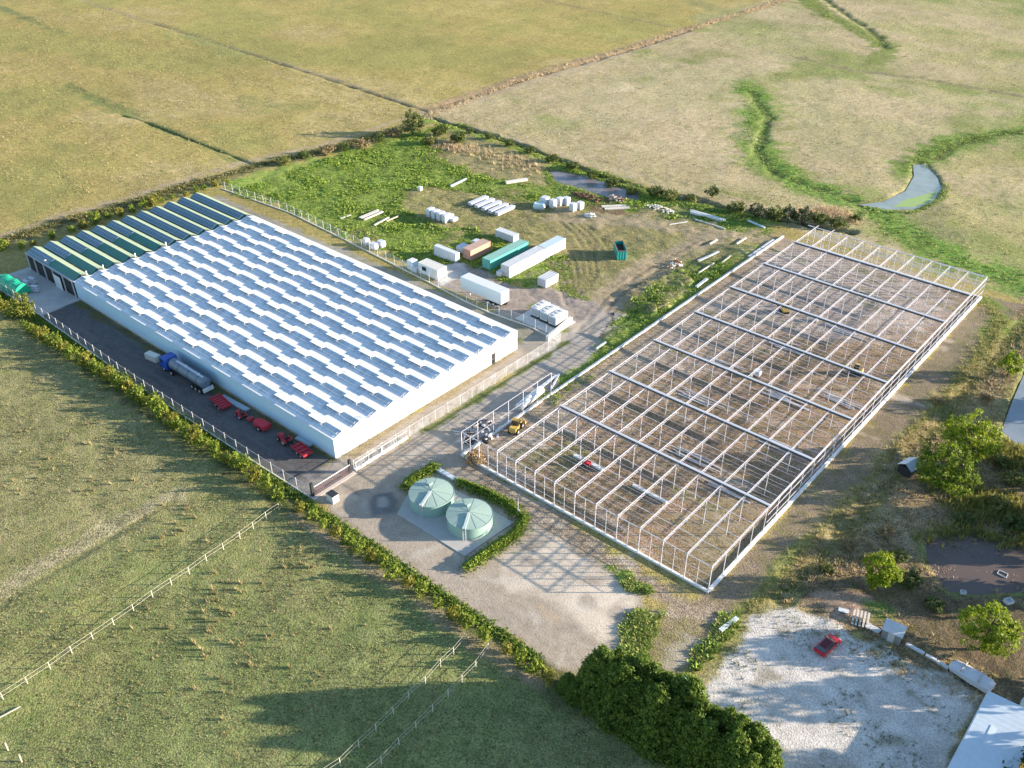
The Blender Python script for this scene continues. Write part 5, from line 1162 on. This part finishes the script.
for k, (c, w, h) in enumerate((((1075, 548), 6, 9), ((1092, 596), 6, 8), ((1130, 700), 7, 11), ((1090, 480), 7, 11), ((1150, 790), 8, 12), ((1062, 520), 6, 8), ((1120, 410), 7, 9))):
    tree('tall tree beyond the right edge of the property', c, w, h, 2600, .5, (.06, .09, .014), (.15, .18, .02), 14, 'tree', 'trees beyond the right edge')
# row of tall conifers
CON = []
for k in range(5): CON.append(crown_mesh('conifer_crown', 4.7, 9.3, .3, 17000, .14, (.045, .10, .016), (.22, .29, .04), shape='conifer'))
ct = MB().cyl((0, 0, -.2), (0, 0, 8.5), .22, .05, 7).build('trunk', BARK); CT = ct.data; bpy.data.objects.remove(ct)
nx = 0
for row, y in ((0, 59.6), (1, 61.6)):
    for k in range(14):
        x = -39.6 + 1.58 * k + row * 1.0; yy = y + random.uniform(-.4, .4) + .0 * k; s_ = random.uniform(.86, 1.06) * (.72 if k == 0 else 1)
        plant('conifer_tree', '%s conifer from the tank yard in the %s row of the tall screen' % (ordw[k], ('front', 'back')[row]), 'conifer', x, yy, CON[(k + row * 2) % 5], CT, random.random() * 6.28, (s_, s_, s_ * random.uniform(.9, 1.08)), 'tall conifers screening the gravel lot', 'crown', -.1)
for k, c in enumerate(((568, 690), (575, 698), (583, 690))):
    x, y = G2(*c); plant('shrub', 'dark upright shrub at the hedge end, %s from the conifers' % ('third', 'second', 'first')[k], 'shrub', x, y, CON[k], None, k, (.5, .5, .3), 'dark shrubs at the hedge end')
# low clipped hedge round the tanks
hp = px((405, 489), (418, 478), (436, 468)), px((458, 484), (480, 492), (508, 506), (524, 521), (516, 536), (492, 552), (466, 570))
for k, P in enumerate(hp):
    pts = np.array(resample(P, .05)); n = 9000 if k else 3000; i = RNG.integers(0, len(pts), n)
    w = RNG.normal(size=n) * .55; ang = RNG.random(n) * 6.28
    Pn = np.stack([pts[i, 0] + np.cos(ang) * np.abs(w) * 1.2, pts[i, 1] + np.sin(ang) * np.abs(w) * 1.2, .1 + (1.05 - np.abs(w) * .6).clip(0) * RNG.random(n) ** .6], 1)
    N = RNG.normal(size=(n, 3)) + np.array([0, 0, .8])
    me = npmesh('low_hedge', leaf_quads(Pn, N, RNG.uniform(.1, .24, n)), 4, LEAF, lerpcol(n, (.11, .19, .02), (.27, .34, .05)))
    o = link(bpy.data.objects.new('low_hedge', me)); tag(o, ['short low hedge at the left of the green tanks', 'low green hedge wrapping two sides of the tank pad'][k], 'hedge')
# ================================================================== right-hand corner
def car(label, x, y, rz):
    t = thing('car', label, 'car', (x, y, 0), rz); W_ = .86; t.scale = (.9, .9, .9)
    prof = [(-2.1, .32), (2.1, .3), (2.15, .62), (1.95, .82), (1.05, .95), (-1.75, .98), (-2.1, .9), (-2.15, .6)]
    m = MB(); s = [(-W_, .0), (-W_ * .98, .0)]
    m.prism(prof, 'y', -W_, W_); m.build('body', CARRED, t)
    cab = MB(); lo = [(-2.0, -.80, .97), (1.15, -.80, .94), (1.15, .80, .94), (-2.0, .80, .97)]; hi = [(-1.65, -.62, 1.46), (.3, -.62, 1.48), (.3, .62, 1.48), (-1.65, .62, 1.46)]
    cab.hexa(lo + hi).build('windows', GLASSD, t)
    MB().hexa([(-1.65, -.62, 1.461), (.3, -.62, 1.481), (.3, .62, 1.481), (-1.65, .62, 1.461), (-1.5, -.54, 1.51), (.15, -.54, 1.53), (.15, .54, 1.53), (-1.5, .54, 1.51)]).build('roof', mat('roof_dark_red', (.10, .015, .02), .15), t)
    for sx, h0, h1 in ((1, (1.15, .94), (.3, 1.48)), (-1, (-2.0, .97), (-1.65, 1.46))):
        for s_ in (-1, 1): MB().beam((h0[0], s_ * .81, h0[1]), (h1[0], s_ * .61, h1[1]), .07).build('pillar', CARRED, t)
    for s_ in (-1, 1):
        MB().cbox(2.1, s_ * .6, .58, .14, .36, .16).build('headlight', WHITE, t); MB().cbox(-2.11, s_ * .65, .68, .12, .3, .2).build('tail_light', RED, t)
        MB().cbox(.75, s_ * .95, .92, .16, .18, .13).build('mirror', CARRED, t)
        MB().cbox(-.35, s_ * .862, .45, 1.0, .01, .45).build('door', CARRED, t)
        for xx in (-1.3, 1.3): wheel(t, xx, s_ * .78, .32, .2)
    return t
ca, cb = G2(817.5, 656.5), G2(836, 639)
car('small red hatchback parked on the white gravel', (ca[0] + cb[0]) / 2, (ca[1] + cb[1]) / 2, math.atan2(cb[1] - ca[1], cb[0] - ca[0]))
BRF = ribbed('roof_blue_steel', (.56, .63, .68), 1, .76, .4, .06, .3)
t = thing('farm_building', 'low building with pale blue metal roof at the lower right', 'building', (-1, 80, 0))
bw(MB().box(-2.9, 66, 0, 1.8, 88.2, 2.7), 'wall', CONC, t)
bw(MB().hexa([(-3.4, 65.5, 2.75), (2.2, 65.5, 3.15), (2.2, 88.7, 3.15), (-3.4, 88.7, 2.75), (-3.4, 65.5, 2.85), (2.2, 65.5, 3.25), (2.2, 88.7, 3.25), (-3.4, 88.7, 2.85)]), 'roof', BRF, t)
bw(MB().box(-1.7, 80.5, 2.995, -.2, 84.0, 3.02), 'skylight', mat('skylight_clear', (.58, .65, .69), .5), t)
bw(MB().beam((-3.45, 65.5, 2.72), (-3.45, 88.7, 2.72), .16, .14), 'gutter', WHITE, t)
p = G2(1024, 716); t = thing('rain_tank', 'pale round rain tank behind the blue metal roof', 'rain tank', (p[0] + .3, p[1] + .4, 0)); MB().lathe([(1.2, 0), (1.2, 1.9), (.9, 2.15), (.01, 2.25)], 0, 0, 24).build('shell', mat('tank_pale', (.5, .6, .58), .5), t, True); MB().cyl((0, 0, 2.2), (0, 0, 2.35), .3, n=12).build('lid', DARK, t)
a, b = G2(958, 672), G2(984, 688); d = math.atan2(b[1] - a[1], b[0] - a[0])
t = thing('covered_boat', 'white sheeted boat-like load beside the wall of planks', 'covered boat', ((a[0] + b[0]) / 2, (a[1] + b[1]) / 2, 0), d)
m = MB(); st = [(-2.7, .55, .8), (-2.3, .85, 1.3), (0, 1.0, 1.55), (2.0, .98, 1.5), (2.45, .8, 1.25)]
rings = [[(x, -w, .35), (x, -w, h * .7), (x, -w * .35, h), (x, w * .35, h), (x, w, h * .7), (x, w, .35)] for x, w, h in st]
for r0, r1 in zip(rings, rings[1:]):
    for j in range(5): m.poly([r0[j], r1[j], r1[j + 1], r0[j + 1]])
m.poly(rings[0]); m.poly(rings[-1]); m.build('cover', WRAP, t); MB().cbox(0, 0, .2, 4.8, .9, .15).build('trailer_frame', DARK, t)
m = MB()
for xx in (-1.2, .9): m.cbox(xx, 0, 1.2, .08, 2.06, .4)
m.build('strap', CONC2, t)
for s_ in (-.8, .8): wheel(t, .3, s_, .3, .2)
for k, (a, b) in enumerate((((905, 645.5), (924, 656)), ((924.5, 656.3), (936, 662.5)), ((936.5, 663), (948, 670)))):
    board('plank', ['longest pale plank leading away from the grey garden shed', 'middle pale plank between the shed and the boat', 'pale plank ending near the white covered boat'][k], 'plank', a, b, .35, .35, WHITE, 1, 'planks between shed and boat')
p = G2(891, 640); t = thing('garden_shed', 'small grey metal shed with lean-to roof beside the gravel', 'shed', (p[0] - .1, p[1] + .3, 0), .1)
SHM = ribbed('shed_grey', (.30, .28, .27), 0, .3, .5, .5, .3); MB().cbox(0, 0, 0, 2.3, 1.7, 1.7).build('wall', SHM, t)
MB().hexa([(-1.3, -1.0, 1.71), (1.3, -1.0, 1.71), (1.3, 1.0, 1.95), (-1.3, 1.0, 1.95), (-1.3, -1.0, 1.78), (1.3, -1.0, 1.78), (1.3, 1.0, 2.02), (-1.3, 1.0, 2.02)]).build('roof', mat('shed_roof', (.55, .55, .54), .5, 0, .3), t); MB().box(-.4, -.91, .05, .4, -.852, 1.6).build('door', CONC, t)
board('sheet_metal', 'white metal sheet on the ground left of the slatted stack', 'metal sheet', (838, 610), (849, 613), .7, .12, WHITE)
p = G2(860, 621); t = thing('pallet_stack', 'leaning stack of grey slatted pallets beside the garden shed', 'pallets', (p[0], p[1], 0), .3)
for k in range(3):
    m = MB()
    for j in range(5): m.cbox(-.9 + .45 * j, .5 * k - .4, .1 + .28 * k, .25, 1.3, .05)
    for j in (-.8, 0, .8): m.cbox(j, .5 * k - .4, .28 * k, .12, 1.2, .1)
    m.build('pallet', PALEWOOD, t)
board('sheet_metal', 'white metal sheet between the pallets and the garden shed', 'metal sheet', (866, 625), (880, 633), .9, .1, WHITE)
board('beam', 'pale beam lying across the ditch at the frame corner', 'beam', (720, 632), (737, 619), .6, .3, mat('pale_beam', (.62, .66, .68), .6))
p = G2(908, 472); t = thing('hut', 'small hut with pale blue pitched roof beside the tree clump', 'hut', (p[0], p[1], 0), -.25)
MB().cbox(0, 0, 0, 2.2, 2.6, 1.5).build('wall', DARK, t)
MB().poly([(-1.3, -1.5, 1.45), (-1.3, 1.5, 1.45), (0, 1.5, 2.3), (0, -1.5, 2.3)]).poly([(1.3, -1.5, 1.45), (1.3, 1.5, 1.45), (0, 1.5, 2.301), (0, -1.5, 2.301)]).build('roof', BRF, t)
p = G2(682, 684); t = thing('barrel', 'teal plastic barrel amid dry twigs by the conifers', 'barrel', (p[0], p[1], 0)); MB().lathe([(.01, 0), (.4, 0), (.46, .5), (.42, 1.0), (.01, 1.02)], 0, 0, 18).build('shell', mat('teal_plastic', (.10, .42, .42), .4), t, True); MB().cyl((0, .1, 1.02), (0, .1, 1.08), .12, n=8).build('cap', WHITE, t)
for k, (c, lab) in enumerate((((1003, 573), 'white plastic crate on the far bank of the dark pond'), ((963, 593), 'small white plastic crate at the near edge of dark pond'), ((1008, 603), 'white plastic crate behind the round yellow-green tree'))):
    p = G2(*c); t = thing('crate', lab, 'crate', (p[0], p[1], hz(*p) + .05), .5 * k); s_ = (.9, .5, .8)[k]
    m = MB(); m.cbox(0, 0, 0, s_ * 1.3, s_, .06)
    for q in (-1, 1): m.cbox(0, q * s_ / 2, .061, s_ * 1.3, .06, .4).cbox(q * s_ * .65, 0, .061, .06, s_ - .07, .4)
    m.build('body', WHITE, t)
# ================================================================== ground plants
def pick(w, n, thr=.5, box=None):
    ok = w > thr
    if box is not None: ok &= (X > box[0]) & (X < box[2]) & (Y > box[1]) & (Y < box[3])
    i = np.where(ok)[0]; i = RNG.choice(i, n); x = X[i] + RNG.uniform(-.3, .3, n); y = Y[i] + RNG.uniform(-.3, .3, n)
    return np.stack([x, y, hzv(x, y)], 1)
def along(P, n, wid):
    pts = np.array(resample(P, .1)); i = RNG.integers(0, len(pts), n); x = pts[i, 0] + RNG.normal(size=n) * wid; y = pts[i, 1] + RNG.normal(size=n) * wid
    return np.stack([x, y, hzv(x, y)], 1)
def stuff(o, label, cat): o['kind'] = 'stuff'; tag(o, label, cat); return o
def clumpy(P, sc, seed, thr): k = fbm(P[:, 0], P[:, 1], sc, seed, 3) > thr; return P[k]
CORE = (-205, 45, 6, 205)
dry_or_track = np.maximum.reduce([ZW['dry'], ZW['track'], ZW['yard'], ZW['olive'] * .7])
P = pick(ZW['weed'] * (1 - dry_or_track), 17000, .5, CORE); n = len(P); big = fbm(P[:, 0], P[:, 1], 6, 5, 3)
stuff(blades('weeds', P, .15 + .7 * np.clip(big - .38, 0, 1), np.full(n, .5), lerpcol(n, (.15, .27, .03), (.36, .42, .09)), 5, .42, 1), 'lush green broad-leaved weeds behind the glasshouse', 'weeds')
P = pick(np.maximum(ZW['olive'], ZW['dry']), 9000, .5, CORE); n = len(P)
stuff(blades('dry_grass', P, np.full(n, .22), np.full(n, .45), lerpcol(n, (.30, .28, .09), (.5, .4, .22)), 5, .3), 'olive and straw-coloured grass among the stored panels', 'grass')
P = clumpy(pick(ZW['rough'] * (1 - ZW['soil'] * .8), 15000, .5, CORE), 5, 9, .47); P = P[(P[:, 0] > -31)]; n = len(P); tone = fbm(P[:, 0], P[:, 1], 7, 40, 3)[:, None]; tone = np.clip((tone - .30) * 3.5, 0, 1)
cc = lerpcol(n, (.17, .17, .055), (.30, .27, .10)) * (1 - tone) + lerpcol(n, (.40, .30, .15), (.56, .43, .26)) * tone
stuff(blades('undergrowth', P, RNG.uniform(.12, .55, n), np.full(n, .55), cc, 6, .3), 'rough dry brush and grass right of the steel frame', 'undergrowth')
bank = np.concatenate([along([(-29.5, 88), (-28, 110), (-27.5, 150), (-27, 188)], 1500, .8), along([(-31.5, 84), (-31, 110), (-30, 150), (-29.5, 186)], 1500, .6), along(px((985, 300), (1000, 320), (985, 345), (960, 390)), 900, 1.2)]); n = len(bank)
stuff(blades('ditch_grass', bank, RNG.uniform(.12, .45, n), np.full(n, .5), lerpcol(n, (.24, .26, .06), (.52, .44, .18)), 6, .25), 'green and straw grass along the ditch beside the frame', 'grass')
lp = np.concatenate([along([(-207, 59.3), (-93.5, 59.6)], 4200, .4), along([(-93, 59.5), (-47, 59.7)], 2600, .4), along([(-190, 57.0), (-95, 57.2)], 700, .6)]); n = len(lp)
stuff(blades('hedge_grass', lp, RNG.uniform(.1, .35, n), np.full(n, .35), lerpcol(n, (.09, .17, .02), (.22, .28, .05)), 5, .3, 1), 'green grass and ivy at the foot of the long hedge', 'grass')
vg = pick(ZW['weed'], 1500, .5, (-47, 60, -28, 84)); n = len(vg)
stuff(blades('verge_weeds', vg, RNG.uniform(.08, .35, n), np.full(n, .5), lerpcol(n, (.14, .23, .035), (.40, .40, .12)), 6, .3, 1), 'tall green weeds between the dirt yard and gravel lot', 'weeds')
cg = np.concatenate([along(CRK, 1700, 2.6), along(px((905, 172), (930, 155), (955, 142), (985, 136), (1030, 131)), 900, 2.0), along(px((798, -5), (832, 18), (872, 35), (888, 50)), 700, 2.3), along(px((862, 206), (890, 212), (915, 212), (942, 200), (947, 185)), 260, .6), along(px((560, 164), (600, 174), (645, 192), (690, 205), (760, 218)), 2200, 1.2), along(px((548, 168), (552, 182)), 120, .5)]); n = len(cg)
stuff(blades('bank_rushes', cg, RNG.uniform(.08, .42, n), np.full(n, .6), lerpcol(n, (.14, .24, .04), (.36, .42, .11)), 6, .3, 1), 'green rushes along the winding creek and ponds', 'rushes')
rd = np.concatenate([along(px((812, 216), (830, 213), (848, 219)), 1400, 1.8), along(px((475, 150), (505, 160), (540, 170)), 380, 3.0), along(px((425, 118), (520, 80), (640, 46), (690, 29), (740, 14), (800, -5)), 1500, 1.2), along(px((440, 145), (470, 152)), 300, 2)]); n = len(rd)
stuff(blades('dry_reeds', rd, RNG.uniform(.3, 1.0, n), np.full(n, .5), lerpcol(n, (.46, .34, .2), (.62, .5, .33)), 6, .18), 'tall straw-coloured reeds on the ditch banks', 'reeds')
he = along(px((-40, 250), (0, 243), (60, 223), (120, 207), (190, 185), (260, 165), (330, 150), (415, 125)), 2000, 1.1); n = len(he)
stuff(blades('edge_scrub', he, RNG.uniform(.2, .6, n), np.full(n, .5), lerpcol(n, (.12, .13, .04), (.28, .24, .10)), 5, .25, 1), 'brown-green scrub along the back field edge', 'scrub')
p3 = np.concatenate([along(POND3[:6], 320, .9), along(px((960, 500), (990, 505), (1015, 515)), 900, 2.2), along(px((990, 445), (1010, 455), (1024, 470)), 700, 2)]); n = len(p3)
stuff(blades('pond_reeds', p3, RNG.uniform(.3, 1.1, n), np.full(n, .6), lerpcol(n, (.19, .2, .045), (.38, .35, .10)), 6, .2), 'olive reeds round the dark pond', 'reeds')
gv = clumpy(pick(ZW['gravel'], 2600), 4, 60, .56); n = len(gv)
stuff(blades('gravel_weeds', gv, RNG.uniform(.08, .3, n), np.full(n, .25), lerpcol(n, (.10, .13, .04), (.2, .2, .08)), 5, .3), 'sparse weeds growing through the white gravel', 'weeds')
fl = clumpy(pick(ZW['floor'], 12000), 6, 61, .5); n = len(fl)
stuff(blades('floor_weeds', fl, RNG.uniform(.06, .25, n), np.full(n, .35), lerpcol(n, (.2, .21, .07), (.5, .39, .24)), 5, .3), 'thin weeds and stubble on the floor of the frame', 'weeds')
straw = np.array([[*G2(477, 462), 0]]); th = thing('straw_heap', 'tan straw heap at the outer corner of the frame', 'straw heap', (float(straw[0, 0]), float(straw[0, 1]), 0))
hp_ = crown_mesh('straw', 3.4, 2.2, 0, 1500, .2, (.42, .29, .15), (.58, .42, .24), 8); link(bpy.data.objects.new('straw', hp_), th)
# pasture: tussocks that stand up from the turf near the camera
qa = RNG.uniform(0, 1, (90000, 2)); P = np.stack([-190 + 175 * qa[:, 0], 8 + 49 * qa[:, 1]], 1)
k = (fbm(P[:, 0], P[:, 1], 4, 70, 3) > .45); P = P[k]; P = np.stack([P[:, 0], P[:, 1], hzv(P[:, 0], P[:, 1])], 1); n = len(P)
stuff(blades('pasture_grass', P, RNG.uniform(.05, .2, n), np.full(n, .22), lerpcol(n, (.17, .185, .065), (.38, .34, .18)), 4, .45), 'short uneven turf of the left paddock', 'grass')
qa = RNG.uniform(0, 1, (60000, 2)); P = np.stack([-470 + 460 * qa[:, 0], 206 + 250 * qa[:, 1] ** 1.3], 1)
qb = RNG.uniform(0, 1, (26000, 2)); P = np.concatenate([P, np.stack([-440 + 220 * qb[:, 0], 90 + 116 * qb[:, 1]], 1)])
k = (fbm(P[:, 0], P[:, 1], 7, 71, 3) > .42); P = P[k]; P = np.stack([P[:, 0], P[:, 1], hzv(P[:, 0], P[:, 1])], 1); n = len(P)
stuff(blades('far_pasture_grass', P, RNG.uniform(.1, .35, n), np.full(n, .4), lerpcol(n, (.27, .25, .09), (.56, .44, .22)), 3, .6), 'dry uneven turf of the far paddocks', 'grass')
tp = cr(0, 500, 2.865, [(620, 270), (625, 290), (660, 235), (690, 240), (645, 320), (600, 370), (605, 380), (590, 450), (690, 420), (775, 390), (720, 470), (555, 410), (820, 150), (860, 155), (865, 185), (820, 195), (885, 195), (540, 25), (470, 105), (520, 88), (855, 75), (640, 330), (560, 545), (640, 550), (905, 495), (830, 480), (425, 315)]) + cr(0, 300, 3.012, [(155, 475), (160, 510), (40, 547), (275, 548), (405, 543), (560, 632), (545, 692), (490, 715), (370, 455), (45, 410), (255, 430), (60, 575), (240, 575)])
P = np.array([[*G2(*c), 0] for c in tp]); P = np.concatenate([P, P + RNG.normal(size=P.shape) * [.5, .5, 0], P + RNG.normal(size=P.shape) * [1.6, 1.6, 0], P + RNG.normal(size=P.shape) * [2.5, 2.5, 0], np.stack([RNG.uniform(-170, -50, 260), RNG.uniform(12, 55, 260), np.zeros(260)], 1)]); P[:, 2] = hzv(P[:, 0], P[:, 1]); n = len(P)
stuff(blades('tussock_grass', P, np.concatenate([RNG.uniform(.4, .9, n - 260), np.full(260, .4)]), np.full(n, .35), lerpcol(n, (.30, .25, .12), (.42, .34, .18)), 14, .12), 'tan dead tussocks scattered over the left paddock', 'grass')
